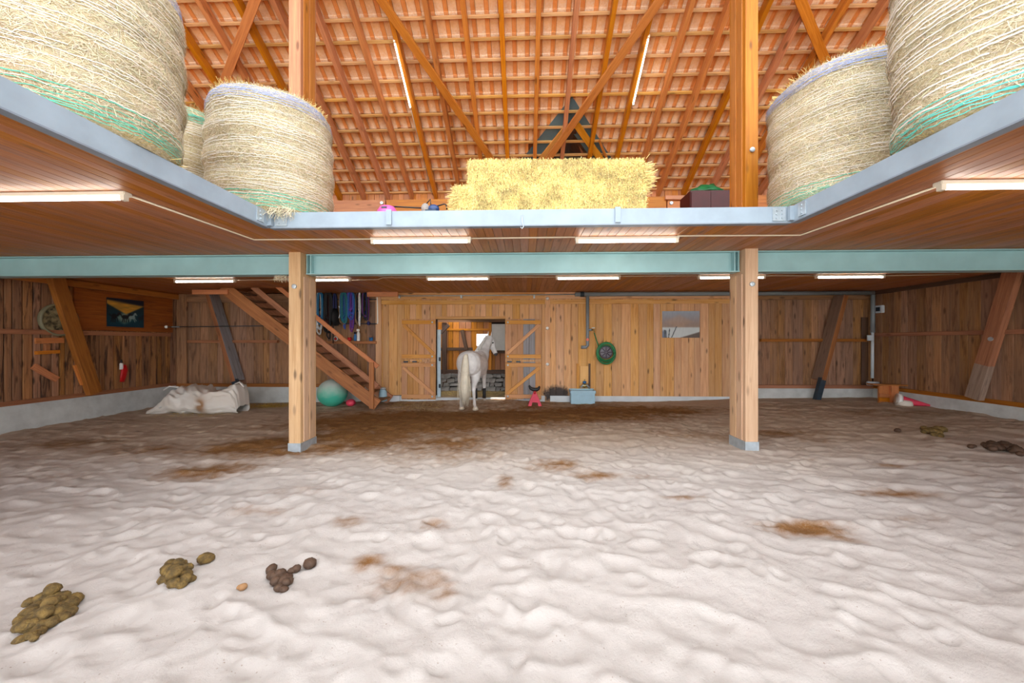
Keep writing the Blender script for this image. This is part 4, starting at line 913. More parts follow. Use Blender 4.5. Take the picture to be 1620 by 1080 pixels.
def hpart(mb_, name, mat, smooth=True):
    me = bpy.data.meshes.new(name); A = np.array(mb_.v); c = (A.min(0)+A.max(0))/2; me.from_pydata((A-c).tolist(), [], mb_.f); me.update()
    bm = bmesh.new(); bm.from_mesh(me); bmesh.ops.recalc_face_normals(bm, faces=bm.faces); bm.to_mesh(me); bm.free()
    if smooth: me.polygons.foreach_set('use_smooth', [True]*len(me.polygons))
    o = finish(name, me, MT[mat]); o.parent = horse; o.location = Vector(c); return o
# tail: tapering body with strands
tp = [(0, -.44, 1.42), (0, -.50, 1.38), (0, -.53, 1.22), (-.01, -.54, .95), (-.02, -.535, .65), (-.03, -.52, .38), (-.035, -.51, .22)]
P, a_, b_ = resample([(x, y, z*hz) for x, y, z in tp], [(.04, .035), (.06, .05), (.09, .06), (.10, .06), (.098, .055), (.075, .04), (.025, .02)], 30)
mb_ = MB().tube(P, a_, 22, True, b_, up=(0, 1, 0)); vv = []
for v in mb_.v: a = math.atan2(v[1]+.53, v[0]); k = 1+.10*math.sin(a*9+v[2]*2); vv.append((v[0]*k-.0, -.53+(v[1]+.53)*k, v[2]))
mb_.v = vv; hpart(mb_, 'tail', 'hair')
mb_ = MB(); rg = np.random.default_rng(8)
for i in range(150):
    x = rg.normal(0, .045); y = -.535+rg.normal(0, .03); z0 = rg.uniform(.9, 1.38)*hz; L = z0-rg.uniform(.1, .35)
    pts = [(x*.6, y+.02, z0), (x*1.3-.01, y, z0-L*.35), (x*1.6-.025, y+.005, z0-L*.7), (x*1.5-.035, y+.02, z0-L)]; mb_.tube(pts, [.004, .006, .005, .0015], 4)
o = hpart(mb_, 'tail_hair', 'hair'); o['kind'] = 'stuff'
# mane on the neck crest, falling to the left
mb_ = MB()
for i in range(150):
    u = rg.random(); c0 = Vector((.02, .96, 1.56)).lerp(Vector((.15, 1.36, 1.95)), u)*1.0; c0.z = (1.55+.42*u**.9)*hz-.03; c0 += Vector((rg.normal(0, .015), 0, 0))
    d = Vector((-.09-.04*rg.random(), .05, -.12-.1*rg.random())); mb_.tube([c0, c0+Vector((-.04, .01, .012)), c0+d*.6, c0+d], [.006, .008, .006, .002], 4)
MT['mane'] = simple('mane_hair', S(214, 211, 204), .6, 0, .1, 8); o = hpart(mb_, 'mane', 'mane'); o['kind'] = 'stuff'
hd = (HB-HA).normalized()
for sd_ in (1,):
    e = HA+(HB-HA)*.36+Vector((.062, -.085, 0)); e.z *= hz; hpart(MB().ball(e, .024, 12, 8), 'eye', 'black')
e = HB-hd*.035+Vector((.0, .0, 0)); e.z *= hz; hpart(MB().ball(e, .066, 14, 10, (.98, .95, 1.0)), 'muzzle', 'muzzle')
for x, y in ((.185*1.1, -.235), (-.185*1.1, -.205), (.145, 1.04), (-.105, .96)):
    hpart(MB().tube([(x, y, .0), (x, y-.012, .03), (x, y-.024, .062)], [.076, .068, .058], 14, True, [.086, .078, .064], up=(1, 0, 0)), 'hoof', 'hoof')
for x, y in ((.145, .97), (-.105, .89)):
    hpart(MB().tube([(x, y+.0, .13*hz), (x, y, .2*hz), (x, y, .34*hz), (x, y, .42*hz)], [.05, .048, .046, .05], 12, True, [.056, .054, .052, .056], up=(1, 0, 0)), 'leg_boot', 'black')
# ------------------------------------------------------------------ staircase
YS0, YS1 = 10.5, 11.5
st_ = thing('staircase', 'open wooden staircase with handrail climbing to the loft beside the hanging ropes', 'staircase', atY(596, 640, YS0))
a = atY(352, 453, YS0); e = atY(597, 641, YS0); board('stringer', st_, a, e, .34, .05, 'stair'); dY = Vector((0, YS1-YS0, 0)); board('stringer', st_, a+dY, e+dY, .3, .05, 'stair')
k = 0; dv = e-a; nst_ = 15
for i in range(1, nst_+1):
    c = a+dv*((i-.4)/nst_)
    board('tread', st_, (c.x, YS0+.03, c.z), (c.x, YS1-.03, c.z), .26, .04, 'tread', n=(0, 0, 1))
a = atY(428, 444, YS0-.02); e = atY(598, 580, YS0-.02); board('handrail', st_, a, e, .115, .05, 'orange'); a = atY(400, 453.5, YS0-.01); e = atY(597, 611, YS0-.01); board('mid_rail', st_, a, e, .15, .035, 'stair')
a = atY(588, 573, YS0-.05); e = atY(588, 646, YS0-.05); board('newel_post', st_, a, e, .125, .07, 'stair')
# header planks under the loft by the stairs
tag(board('header_plank', None, (atY(305, 460, 10.45).x, 10.45, 3.215), (atY(361, 460, 10.45).x, 10.45, 3.215), .13, .06, 'orange'), 'short orange plank under the loft at the head of the stairs', 'plank')
tag(board('header_plank', None, (atY(579, 459, 11.4).x, 11.5, 3.28), (atY(628, 459, 11.4).x, 11.5, 3.28), .17, .06, 'orange'), 'orange header plank under the loft above the hanging ropes', 'plank')
# ------------------------------------------------------------------ leaning braces
def brace(wall, X, p0, p1, w_, t_, mat, n_, name='diagonal_brace'): return board(name, None, atX(*p0, X), atX(*p1, X), w_, t_, mat, n=n_)
b1 = brace(None, XL+.2, (86, 433), (149, 622), .27, .14, 'brace', (1, 0, 0)); tag(b1, 'broad diagonal timber brace across the dark-streaked wall, over the round plaque', 'brace')
tag(brace(None, XL+.14, (119, 577), (131, 608), .09, .05, 'orange', (1, 0, 0), 'plank_offcut'), 'yellow offcut wedged beside the broad brace', 'plank')
t = thing('diagonal_brace', 'diagonal timber brace on the weathered wall, grey and worn at its foot', 'brace', atX(1540, 628, XR-.18))
a = atX(1603, 428, XR-.18); e = atX(1541, 630, XR-.18); q = a+(e-a)*.72
board('beam', t, a, q, .27, .14, 'brace', n=(-1, 0, 0)); board('worn_foot', t, q, e, .275, .142, 'wornfoot', n=(-1, 0, 0))['label'] = 'greyed splintered foot'
q = atX(1567, 536, XR-.26); MB().lathe(q, [(.045, .012), (.045, -.012)], 12, 'x').build('bolt', 'galv', t)
tag(board('plank_offcut', None, atX(1565, 586, XR-.06), atX(1555, 612, XR-.06), .1, .05, 'orange', n=(-1, 0, 0)), 'orange offcut beside the worn brace foot', 'plank')
for p0, p1, side, lb, pf in (((336, 466), (377, 602), 1, 'slanting grey-sided brace behind the white bag', None), ((1330, 468), (1295, 600), -1, 'slanting brace standing on a dark steel foot by the far corner', 1)):
    t = thing('diagonal_brace', lb, 'brace', atY(*p1, 11.45)); a = atY(*p0, 11.6); e = atY(*p1, 11.6)
    board('beam', t, a, e, .12, .42, 'brace'); ex = (e-a).normalized(); nz = Vector((0, -1, 0)); ey = nz.cross(ex); s_ = ey if ey.x*side > 0 else -ey
    board('grey_face', t, a+s_*.063, e+s_*.063, .40, .006, 'greyboard' if side > 0 else 'brownside', n=s_)['label'] = 'weathered grey side'
    f = e+ex*.04; MB().prism([f+s_*.07+nz*.2-ex*.1, f-s_*.07+nz*.2-ex*.1, f-s_*.07+nz*.06-ex*.1, f+s_*.07+nz*.06-ex*.1], ex*(.68 if pf else .16)).build('steel_foot', 'dark', t)
# ------------------------------------------------------------------ tack hanging by the stairs
YT = 11.72
def wp(px, py, y=YT): return atY(px, py, y)
t = thing('tack_rail', 'dark steel tack rail with two bars and a white end bracket', 'rail', wp(598, 512))
for py in (473.5, 512): MB().tube([wp(490, py), wp(596.5, py)], .014, 8).build('bar', 'dark', t, True)
MB().tube([wp(596.5, 470), wp(597, 480), wp(597.5, 508), wp(597, 512)], .02, 8).build('end_bracket', 'white', t, True)
def colm(nm, c): 
    if nm not in MT: MT[nm] = simple(nm, c, .65, 0, .2, 30, .2)
    return nm
CN = {'navy': S(28, 34, 92), 'white': S(226, 228, 230), 'cyan': S(24, 104, 150), 'black': S(22, 22, 26), 'maroon': S(64, 22, 24), 'purple': S(96, 52, 150), 'royal': S(52, 84, 176), 'tan': S(150, 120, 92), 'teal': S(26, 110, 120), 'violet': S(130, 60, 140)}
def rope_bundle(cx, y0, loops, label, name='lead_rope', hook=None, extra=None):
    t = thing(name, label, 'rope', wp(cx, y0+10), 'ropes and halters hanging on the tack rail'); rg = random.Random(int(cx*7))
    for i, (dx0, dx1, y1, colr, r) in enumerate(loops):
        yy = YT-.05-.018*(i % 4); top = wp(cx+(dx0+dx1)/2, y0, yy)
        pts = [wp(cx+dx0*.9, y1-4, yy), wp(cx+dx0, (y0+y1)/2, yy), wp(cx+dx0*.8, y0+4, yy), wp(cx+(dx0+dx1)/2, y0, yy), wp(cx+dx1*.8, y0+4, yy), wp(cx+dx1, (y0+y1)/2, yy), wp(cx+dx1*.8, y1-3, yy), wp(cx+(dx0+dx1)/2, y1, yy-.01), wp(cx+dx0*.9, y1-4, yy)]
        P, _, _ = resample(pts, [r]*len(pts), 34); MB().tube(P, r*1.5, 6).build('loop', colm('rope_'+colr, CN[colr]), t, True)
    if hook: MB().lathe(wp(cx, y0+4, YT-.03), [(.05, .02), (.055, 0), (.045, -.02)], 14, 'y').build('hook', hook, t)
    if extra: extra(t)
    return t
def strip(t, name, pts, r, mat): MB().tube(resample(pts, [r]*len(pts), 20)[0], r, 6).build(name, mat, t, True)
rope_bundle(505, 463, [(-5, 5, 508, 'navy', .028), (-4, 6, 500, 'navy', .028), (-3, 4, 520, 'white', .024), (-2, 5, 512, 'cyan', .024), (-6, 6, 490, 'black', .03), (-4, 3, 528, 'white', .014)], 'blue and white ropes hanging nearest the post')
rope_bundle(519, 464, [(-4, 5, 500, 'maroon', .026), (-5, 4, 515, 'black', .03), (-3, 6, 505, 'black', .03), (-6, 3, 525, 'black', .024), (-2, 4, 535, 'black', .012), (-4, 2, 510, 'maroon', .028)], 'dark brown leather halter straps hanging in a thick bunch', 'halter')
def bag_(t):
    pts = [wp(530, 488, YT-.1), wp(530, 497, YT-.1), wp(531, 507, YT-.1), wp(532, 515, YT-.1)]; MB().tube(pts, [.10, .19, .21, .09], 14, True, [.06, .1, .1, .05]).build('pouch', colm('rope_black', CN['black']), t, True)
    strip(t, 'cord', [wp(536, 484, YT-.09), wp(539, 492, YT-.09), wp(536, 503, YT-.1)], .014, colm('rope_white', CN['white'])); strip(t, 'strap', [wp(527, 512, YT-.1), wp(527, 525, YT-.1), wp(527, 543, YT-.1)], .014, 'rope_black')
rope_bundle(530.5, 465, [(-2, 2, 492, 'black', .018), (-3, 1, 495, 'navy', .018)], 'black pouch hanging from its strap among the ropes', 'pouch', None, bag_)
rope_bundle(542, 463, [(-4, 4, 500, 'cyan', .02), (-5, 5, 512, 'tan', .014), (-3, 6, 506, 'cyan', .022), (-1, 7, 510, 'teal', .022), (2, 5, 520, 'royal', .012), (-4, 6, 506, 'tan', .013)], 'turquoise and speckled ropes on a red hook', 'lead_rope', 'red')
rope_bundle(554, 462, [(-5, 5, 500, 'purple', .02), (-4, 6, 495, 'royal', .02), (-6, 4, 490, 'purple', .02), (-3, 5, 505, 'royal', .018), (0, 4, 524, 'violet', .014), (1, 6, 519, 'purple', .014), (-2, 7, 500, 'cyan', .014)], 'purple and blue ropes coiled together, hanging lowest')
rope_bundle(566, 463, [(-4, 4, 492, 'black', .016), (-3, 4, 513, 'tan', .013), (-2, 6, 508, 'black', .014), (2, 4, 515, 'white', .011)], 'thin black rope with a pale cord on a red hook', 'lead_rope', 'red')
rope_bundle(577.5, 462, [(-3, 4, 495, 'navy', .024), (-3, 3, 502, 'navy', .026), (-4, 5, 500, 'violet', .014), (-2, 4, 506, 'black', .016), (2, 6, 506, 'purple', .012)], 'navy rope ending in a blue ball, last on the rail', 'lead_rope', None, lambda t: MB().ball(wp(583, 511, YT-.07), .055, 12, 8, (1, .8, 1.2)).build('ball', colm('rope_navy', CN['navy']), t, True))
sh = board('wall_shelf', None, wp(516, 541.5, 11.75), wp(596.5, 541.5, 11.75), .09, .2, 'stair'); tag(sh, 'plain wooden shelf under the ropes, holding bottles', 'shelf')
zs_ = wp(560, 541.5, 11.75).z+.046
def on(px, y=11.72): return Vector((atY(px, 535, y).x, y, zs_))
t = thing('spray_bottle', 'white spray bottle on the shelf beneath the ropes', 'bottle', on(567)); c = on(567)
MB().lathe(c, [(.05, 0), (.052, .02), (.052, .22), (.03, .28), (.02, .3)], 16).build('body', 'white', t, True); MB().box(c+Vector((-.01, 0, .34)), (.09, .035, .07)).build('trigger_head', 'white', t, bevel=.008)
t = thing('bottle', 'dark blue bottle with a black top beside the spray bottle', 'bottle', on(562)); c = on(562)
MB().lathe(c, [(.045, 0), (.047, .1), (.045, .17), (.02, .2), (.02, .22)], 14).build('body', 'blue', t, True); MB().lathe(c, [(.024, .22), (.05, .24), (.04, .28), (.01, .285)], 12).build('cap', 'black', t, True)
def cup(px, mat, label, h_=.11):
    c = on(px); t = thing('cup', label, 'cup', c); MB().lathe(c, [(.05, 0), (.062, h_), (.055, h_), (.044, .01)], 16).build('body', mat, t, True); MB().tube([c+Vector((0, 0, h_*.3)), c+Vector((.004, 0, h_+.06))], .012, 6).build('brush_handle', 'stair', t)
cup(553, 'red', 'red pot on the shelf under the purple ropes'); cup(587, 'blue', 'small blue pot at the end of the shelf')
c = on(531); t = thing('hoop', 'pale ring with a red centre lying against the shelf', 'ring', c); MB().lathe(c+Vector((0, 0, .07)), [(.07, .0), (.075, -.01), (.07, -.02), (.055, -.02), (.055, 0)], 18, 'y', False).build('rim', 'white', t, True); MB().lathe(c+Vector((0, 0, .07)), [(.04, .0), (.03, -.02)], 12, 'y').build('centre', 'red', t, True)
# ball under the stairs
m, nt, b = newmat('gym_ball'); tc = nt.nodes.new('ShaderNodeTexCoord'); sx_ = nt.nodes.new('ShaderNodeSeparateXYZ'); nt.links.new(tc.outputs['Object'], sx_.inputs[0])
n_ = noise(nt, tc.outputs['Object'], 5, 4); cc = ramp(nt, math_(nt, 'ADD', sx_.outputs[2], math_(nt, 'MULTIPLY', n_, .3)), [(.45, S(70, 186, 158)), (.85, S(196, 206, 196))]); nt.links.new(cc, b.inputs['Base Color']); b.inputs['Roughness'].default_value = .6; MT['ball'] = m
p = atY(526, 618, 11.05); rb = .42; zz = sandz(p.x, 11.05); o = MB().ball((p.x, 11.05, zz+rb*.94), rb, 32, 20, (1, 1, .96)).build('exercise_ball', 'ball', None, True); tag(o, 'big turquoise rubber ball under the stairs, dusty on top', 'ball')
p = atY(555, 637, 11.0); zz = sandz(p.x, 11.0); t = thing('deflated_ball', 'small red ball tucked behind the stair stringer by the turquoise ball', 'ball', (p.x, 11.0, zz)); MB().ball((p.x, 11.0, zz+.11), .125, 16, 10, (1.1, 1, .85), .03).build('shell', 'pink', t, True)
# milk can at the stair foot
p = atY(606, 628, 11.45); zz = max(sandz(p.x, 11.45), .0); t = thing('milk_can', 'small pale blue can by the foot of the stairs', 'can', (p.x, 11.45, zz)); MB().lathe((p.x, 11.45, zz), [(.12, 0), (.125, .03), (.12, .26), (.09, .33), (.075, .38)], 18).build('body', 'trough', t, True); MB().lathe((p.x, 11.45, zz+.36), [(.08, 0), (.09, .03), (.05, .06), (.01, .07)], 14).build('lid', 'galv', t, True)
# ------------------------------------------------------------------ pipes, tap, hose, trough on the back wall
t = thing('drain_pipe', 'grey plastic drain pipe along the top of the back wall, dropping to a low elbow', 'pipe', atY(929, 548, 11.66)); pj = lambda px, py, y=11.62: atY(px, py, y)
MB().tube([pj(910, 465.5), pj(1140, 464.5), pj(1382, 463)], .062, 12).build('run', 'pipe', t, True); MB().tube([pj(918, 465.5), pj(924, 465.5)], .075, 12).build('collar', 'dark', t, True)
MB().tube([pj(929.5, 467), pj(929.5, 540), pj(929.5, 546), pj(927, 549), pj(919.5, 549)], .05, 12).build('drop', 'pipe', t, True); MB().tube([pj(929.5, 521.5, 11.6), pj(937, 521.5, 11.6)], .035, 10).build('branch', 'pipe', t, True)
MB().lathe(pj(929.5, 537, 11.565), [(.045, .01), (.045, -.005), (.01, -.01)], 12, 'y').build('warning_disc', simple('coral', S(236, 120, 96), .5), t)
t = thing('water_tap', 'brass tap on the grey drop pipe above the hose', 'tap', pj(939, 522, 11.56)); MB().tube([pj(936, 521.5, 11.58), pj(939.5, 521.5, 11.54), pj(940, 525, 11.54)], .022, 8).build('spout', 'brass', t, True); MB().box(pj(938.5, 518.5, 11.56), (.09, .03, .02)).build('handle', 'galv', t)
t = thing('garden_hose', 'green hose coiled on a wall reel below the tap', 'hose', pj(958.5, 572, 11.6))
cc = pj(958.5, 557, 11.6); rg = random.Random(3)
for i, (rx_, rz_, dz) in enumerate(((.285, .31, -.02), (.27, .285, -.0), (.25, .26, .02), (.23, .245, -.03), (.285, .33, -.03), (.255, .30, -.04))):
    P = [cc+Vector((math.cos(a)*rx_, -.02*(i % 3)-.02, math.sin(a)*rz_+dz)) for a in np.linspace(0, 2*math.pi, 40)]; MB().tube(P, .018, 6).build('coil', 'hose', t, True)
MB().lathe(cc+Vector((0, -.0, 0)), [(.2, .04), (.2, -.03), (.15, -.04), (.02, -.045)], 24, 'y').build('reel_plate', simple('reel_plate', S(108, 104, 112), .5, .3), t, True)
for k in range(8): a = k*math.pi/4; MB().tube([cc+Vector((math.cos(a)*.03, -.055, math.sin(a)*.03)), cc+Vector((math.cos(a)*.17, -.055, math.sin(a)*.17))], .012, 5).build('spoke', simple('spoke', S(60, 40, 56), .5), t)
for k in range(5): 
    a = math.pi*(.25+.125*k); MB().tube([cc+Vector((math.cos(a)*.25, -.04, math.sin(a)*.28)), cc+Vector((math.cos(a)*.33, -.07, math.sin(a)*.37))], .008, 5).build('hook', 'brass', t)
MB().tube(resample([pj(940, 526, 11.54), pj(943, 536, 11.55), pj(947, 548, 11.56)], [.018]*3, 12)[0], .018, 6).build('feed', 'hose', t, True)
t = thing('water_pipe', 'thin galvanised water pipe running above the stable doors', 'pipe', pj(600, 468, 11.66)); MB().tube([pj(600, 468, 11.66), pj(730, 467.5, 11.66), pj(912, 465.5, 11.66)], .016, 8).build('run', 'galv', t, True)
for px in (632, 730, 845): MB().box(pj(px, 469, 11.68), (.05, .08, .1)).build('clamp', 'galv', t)
t = thing('corner_pipe', 'grey downpipe in the far corner turning white lower down', 'pipe', pj(1381, 606, 11.6)); MB().tube([pj(1381, 466, 11.62), pj(1380.5, 526, 11.62)], .055, 12).build('upper_pipe', 'pipe', t, True); MB().tube([pj(1380.5, 526, 11.62), pj(1380, 598, 11.62)], .04, 12).build('lower_pipe', 'pipe_light', t, True); MB().tube([pj(1372, 606, 11.6), pj(1390, 607, 11.55)], .06, 12).build('foot_pipe', 'pipe_light', t, True)
MB().bb((pj(1374, 532, 11.6).x-.05, 11.56, pj(1374, 536, 11.6).z-.05), (pj(1381, 532, 11.6).x, 11.6, pj(1374, 530, 11.6).z)).build('pipe_clip', 'pipe_light', t)
a = pj(902.5, 640, 11.35); e = pj(942.5, 618, 11.35); x0, x1, zt = a.x, e.x, e.z; zz = min(sandz((x0+x1)/2, 11.3), a.z)
t = thing('feed_trough', 'pale blue lidded metal trough against the back wall', 'trough', ((x0+x1)/2, 11.5, zz)); MB().bb((x0+.02, 11.36, zz-.04), (x1-.02, 11.73, zt-.07)).build('body', 'trough', t, bevel=.012)
q = MB(); q.bb((x0, 11.33, zt-.08), (x1, 11.38, zt)); q.bb((x0, 11.7, zt-.08), (x1, 11.74, zt+.02)); q.bb((x0, 11.38, zt-.08), (x0+.03, 11.7, zt)); q.bb((x1-.03, 11.38, zt-.08), (x1, 11.7, zt)); q.build('rim', 'trough', t); MB().bb((x0+.06, 11.352, zz+.02), (x1-.07, 11.36, zt-.13)).build('front_panel', 'trough', t)
t = thing('water_drinker', 'brass float valve with a blue cap above the trough', 'drinker', pj(925, 616, 11.6)); c = pj(925, 610, 11.62)
MB().ball(c, .075, 14, 10, (1.2, .8, .9)).build('valve', 'brass', t, True); MB().ball(c+Vector((-.01, -.03, .11)), .055, 12, 8, (1.1, 1, .8)).build('cap', 'blue', t, True); MB().tube([c+Vector((-.12, 0, -.05)), c+Vector((-.05, -.02, .02)), c+Vector((.06, -.02, .02)), c+Vector((.14, 0, -.06))], .03, 8).build('elbow', 'galv', t, True); MB().tube([c+Vector((0, 0, .1)), c+Vector((.0, 0, .2))], .018, 8).build('stem', 'brass', t, True)
t = thing('patch_panel', 'plain yellow board patch with side strips above the trough', 'panel', pj(925, 600, 11.74)); board('panel', t, pj(924.8, 579, 11.74), pj(924.8, 606, 11.74), .27, .02, 'yellowpanel'); board('strip', t, pj(914, 575, 11.73), pj(914, 617, 11.73), .07, .04, 'rail'); board('strip', t, pj(932.5, 575, 11.73), pj(932.5, 617, 11.73), .06, .03, 'darkwood')
# jack stand
c = atY(846, 637, 11.15); zz = sandz(c.x, 11.15)-.01; k = .62; t = thing('jack_stand', 'faded red axle stand with a black saddle before the stable door', 'stand', (c.x, 11.15, zz))
for sx_2 in (-1, 1):
    for sy_ in (-1, 1): MB().prism([(c.x+sx_2*.2, 11.15+sy_*.16, zz), (c.x+sx_2*.1, 11.15+sy_*.16, zz), (c.x+sx_2*.02, 11.15+sy_*.03, zz+.36), (c.x+sx_2*.05, 11.15+sy_*.03, zz+.36)], (0, -.012*sy_, 0)).build('leg', 'pink', t)
MB().add([(c.x-.12, 11.02, zz+.1), (c.x+.12, 11.02, zz+.1), (c.x+.035, 11.1, zz+.33), (c.x-.035, 11.1, zz+.33), (c.x-.12, 11.03, zz+.1), (c.x+.12, 11.03, zz+.1), (c.x+.035, 11.11, zz+.33), (c.x-.035, 11.11, zz+.33)], [(0, 1, 2, 3), (4, 7, 6, 5), (0, 4, 5, 1), (3, 2, 6, 7), (0, 3, 7, 4), (1, 5, 6, 2)]).build('gusset', 'pink', t)
MB().tube([(c.x, 11.15, zz+.3), (c.x, 11.15, zz+.44)], .04, 10).build('column', 'red', t, True)
P = [Vector((c.x-.17, 11.15, zz+.58)), Vector((c.x-.11, 11.15, zz+.49)), Vector((c.x, 11.15, zz+.455)), Vector((c.x+.1, 11.15, zz+.48)), Vector((c.x+.14, 11.15, zz+.56))]; MB().tube(resample(P, [.03, .055, .06, .06, .045], 14)[0], [.02+.04*math.sin(i/13*math.pi) for i in range(14)], 10).build('saddle', 'black', t, True)
# ------------------------------------------------------------------ pictures (flat prints)
def picture(name, label, fn, corners, W_, H_, frame=None):
    """fn(u,v)->rgb printed on a thin board; corners: origin(bottom-left), ux, uz vectors"""
    O, ux, uz = corners; u, v = np.meshgrid(np.linspace(0, 1, W_), np.linspace(0, 1, H_)); C_ = np.clip(fn(u, v), 0, 1)
    C_ = np.where(C_ <= .04045, C_/12.92, ((C_+.055)/1.055)**2.4); nv = ux.cross(uz).normalized()
    V = np.array(O)[None, None]+u[..., None]*np.array(ux)+v[..., None]*np.array(uz)+np.array(nv)*.012; ix = np.arange(W_*H_).reshape(H_, W_); Fq = np.stack([ix[:-1, :-1], ix[:-1, 1:], ix[1:, 1:], ix[1:, :-1]], -1).reshape(-1, 4)
    t = thing(name, label, 'picture', O)
    npmesh('print', V.reshape(-1, 3), Fq, 'print', t, np.concatenate([C_.reshape(-1, 3), np.ones((W_*H_, 1))], 1), loc=O); MB().prism([O, O+ux, O+ux+uz, O+uz], nv*.011).build('backing_board', frame or 'white', t); return t
def mix3(a, b, t): return np.array(a)*(1-t[..., None])+np.array(b)*t[..., None]
def px255(*c): return [x/255 for x in c]
def reeds(u, v):
    c = mix3(px255(150, 130, 120), px255(150, 160, 176), sstep(.45, 1, v)); c = c*(1-sstep(.55, .3, np.abs(u-.45)*1.2+np.abs(v-.6)*1.6)[..., None]*.4)+np.array(px255(188, 150, 120))*(sstep(.55, .3, np.abs(u-.45)*1.2+np.abs(v-.6)*1.6)[..., None]*.4)
    c = mix3_(c, px255(196, 204, 206), sstep(.42, .36, v)); c = mix3_(c, px255(92, 78, 72), sstep(.0, .06, (u-.42)*.42-v)*1.0); c = mix3_(c, px255(110, 124, 146), sstep(.16, .08, u)*sstep(.34, .2, v))
    for x0, s_, h_ in ((.25, .32, .42), (.17, .08, .34), (.06, .02, .3), (.1, -.05, .28)): d = np.abs(u-(x0+v*s_)); c = mix3_(c, px255(70, 76, 84), (d < .014)*(v < h_)*1.0)
    return c+.03*(vnoise(u*30, v*8, 3)-.5)[..., None]
def mix3_(c, col, t): return c*(1-t[..., None])+np.array(col)*t[..., None]
a = atY(1047.5, 534, 11.74); b_ = atY(1106.5, 534, 11.74); e = atY(1047.5, 492, 11.74); picture('poster', 'unframed landscape print of misty water with reeds on the board wall', reeds, (a, b_-a, Vector((0, 0, e.z-a.z))), 90, 64)
def herd(u, v):
    c = mix3(px255(10, 60, 74), px255(24, 44, 52), sstep(.1, .9, v)); g = sstep(.34, .1, np.abs(u-.45)*.9+np.abs(v-.32)*1.0); c = mix3_(c, px255(150, 168, 150), g*.8)
    cone = sstep(.0, .1, (v-.42)*1.35-np.abs(u-.5)*.9)*sstep(.96, .84, v+.12*(u-.4)); c = mix3_(c, px255(222, 156, 56), cone*(.85+.3*(vnoise(u*6, v*20, 5)-.5))); c = mix3_(c, px255(28, 28, 46), sstep(.82, .95, v+.14*(u-.35)))
    def ell(x, y, rx_, ry_, th=0): dx, dy = u-x, v-y; p = dx*math.cos(th)+dy*math.sin(th); q = -dx*math.sin(th)+dy*math.cos(th); return sstep(1.15, .85, (p/rx_)**2+(q/ry_)**2)
    def leg(x0, y0, x1, y1, w_=.012): 
        dx, dy = x1-x0, y1-y0; t_ = np.clip(((u-x0)*dx+(v-y0)*dy)/(dx*dx+dy*dy), 0, 1); return sstep(w_*1.4, w_*.7, np.hypot(u-x0-t_*dx, v-y0-t_*dy))
    D_ = px255(14, 18, 30)
    for (x, y) in ((.18, .36), (.47, .36)):
        for q in (ell(x, y, .10 if x > .3 else .07, .07 if x > .3 else .1), leg(x-.05, y-.04, x-.08, y-.19), leg(x+.04, y-.04, x+.02, y-.2), leg(x+.07, y-.03, x+.1, y-.17), leg(x-.02, y-.05, x-.03, y-.2), leg(x+.08, y+.03, x+.14, y+.12, .03), leg(x+.14, y+.12, x+.18, y+.07, .018), leg(x-.09, y+.02, x-.12, y+.08, .014)): c = mix3_(c, D_, q)
    for q in (ell(.66, .36, .09, .06), leg(.7, .4, .75, .5, .028), leg(.75, .5, .79, .44, .018), leg(.63, .33, .6, .2), leg(.7, .32, .74, .2), leg(.73, .33, .78, .24)): c = mix3_(c, px255(150, 170, 170), q*.8)
    for q in (ell(.9, .34, .08, .07), leg(.94, .38, .97, .46, .025), leg(.88, .3, .86, .2)): c = mix3_(c, px255(30, 36, 50), q*.8)
    return mix3_(c, px255(12, 56, 78), sstep(.16, .02, v)*.8)
def onL(px, py, off=.06): return atX(px, py, XL+off)
a = onL(168.5, 516, .1); q = onL(227, 519, .1); zt = onL(168.5, 470, .1).z; picture('horse_picture', 'print of dark horses running under an orange sky, on plywood', herd, (Vector((a.x, a.y, a.z)), Vector((0, q.y-a.y, 0)), Vector((0, 0, zt-a.z))), 100, 84, 'dark')
a = onL(112, 527, .05); q = onL(272, 522, .05); pw = thing('plywood_panel', 'reddish plywood sheet on the dark-streaked wall behind the horse print', 'panel', (XL+.06, (a.y+q.y)/2, 2.09)); board('sheet', pw, (XL+.06, 9.0, 2.63), (XL+.06, 11.62, 2.63), 1.05, .03, 'ply', n=(1, 0, 0))
# round plaque
c = onL(94, 506, .1); t = thing('round_plaque', 'round dark green relief plaque partly behind the broad brace', 'plaque', (c.x, c.y, c.z-.3))
m, nt, b = newmat('plaque_relief'); tc = nt.nodes.new('ShaderNodeTexCoord'); n_ = noise(nt, tc.outputs['Object'], 9, 4); nt.links.new(ramp(nt, n_, [(.4, S(52, 56, 44)), (.6, S(150, 142, 108))]), b.inputs['Base Color']); bump(nt, b, n_, .8, .03); MT['plaque'] = m
MB().lathe(c, [(.37, -.04), (.37, .0), (.33, .03), (.31, .02), (.0, .03)], 36, 'x').build('disc', 'plaque', t, True); MB().lathe(c, [(.385, -.04), (.39, .02), (.36, .045), (.34, .04), (.34, -.04)], 36, 'x', False).build('rim', simple('plaque_rim', S(120, 116, 90), .5), t, True)
tag(board('plank_offcut', None, onL(56, 539, .06), onL(100, 538, .06), .13, .05, 'orange', n=(1, 0, 0)), 'short level orange board just under the wall rail by the broad brace', 'plank')
t = thing('wooden_hook', 'orange T-shaped wooden hook below the level board', 'hook', onL(74, 558, .1)); board('crossbar', t, onL(57, 558, .08), onL(92, 556, .08), .08, .1, 'orange', n=(1, 0, 0)); board('neck', t, onL(74, 544, .08), onL(74, 556, .08), .09, .06, 'brace', n=(1, 0, 0))
tag(board('plank_offcut', None, onL(53, 579, .07), onL(90, 600, .07), .13, .06, 'orange', n=(1, 0, 0)), 'orange board nailed on the slant, lowest by the broad brace', 'plank')
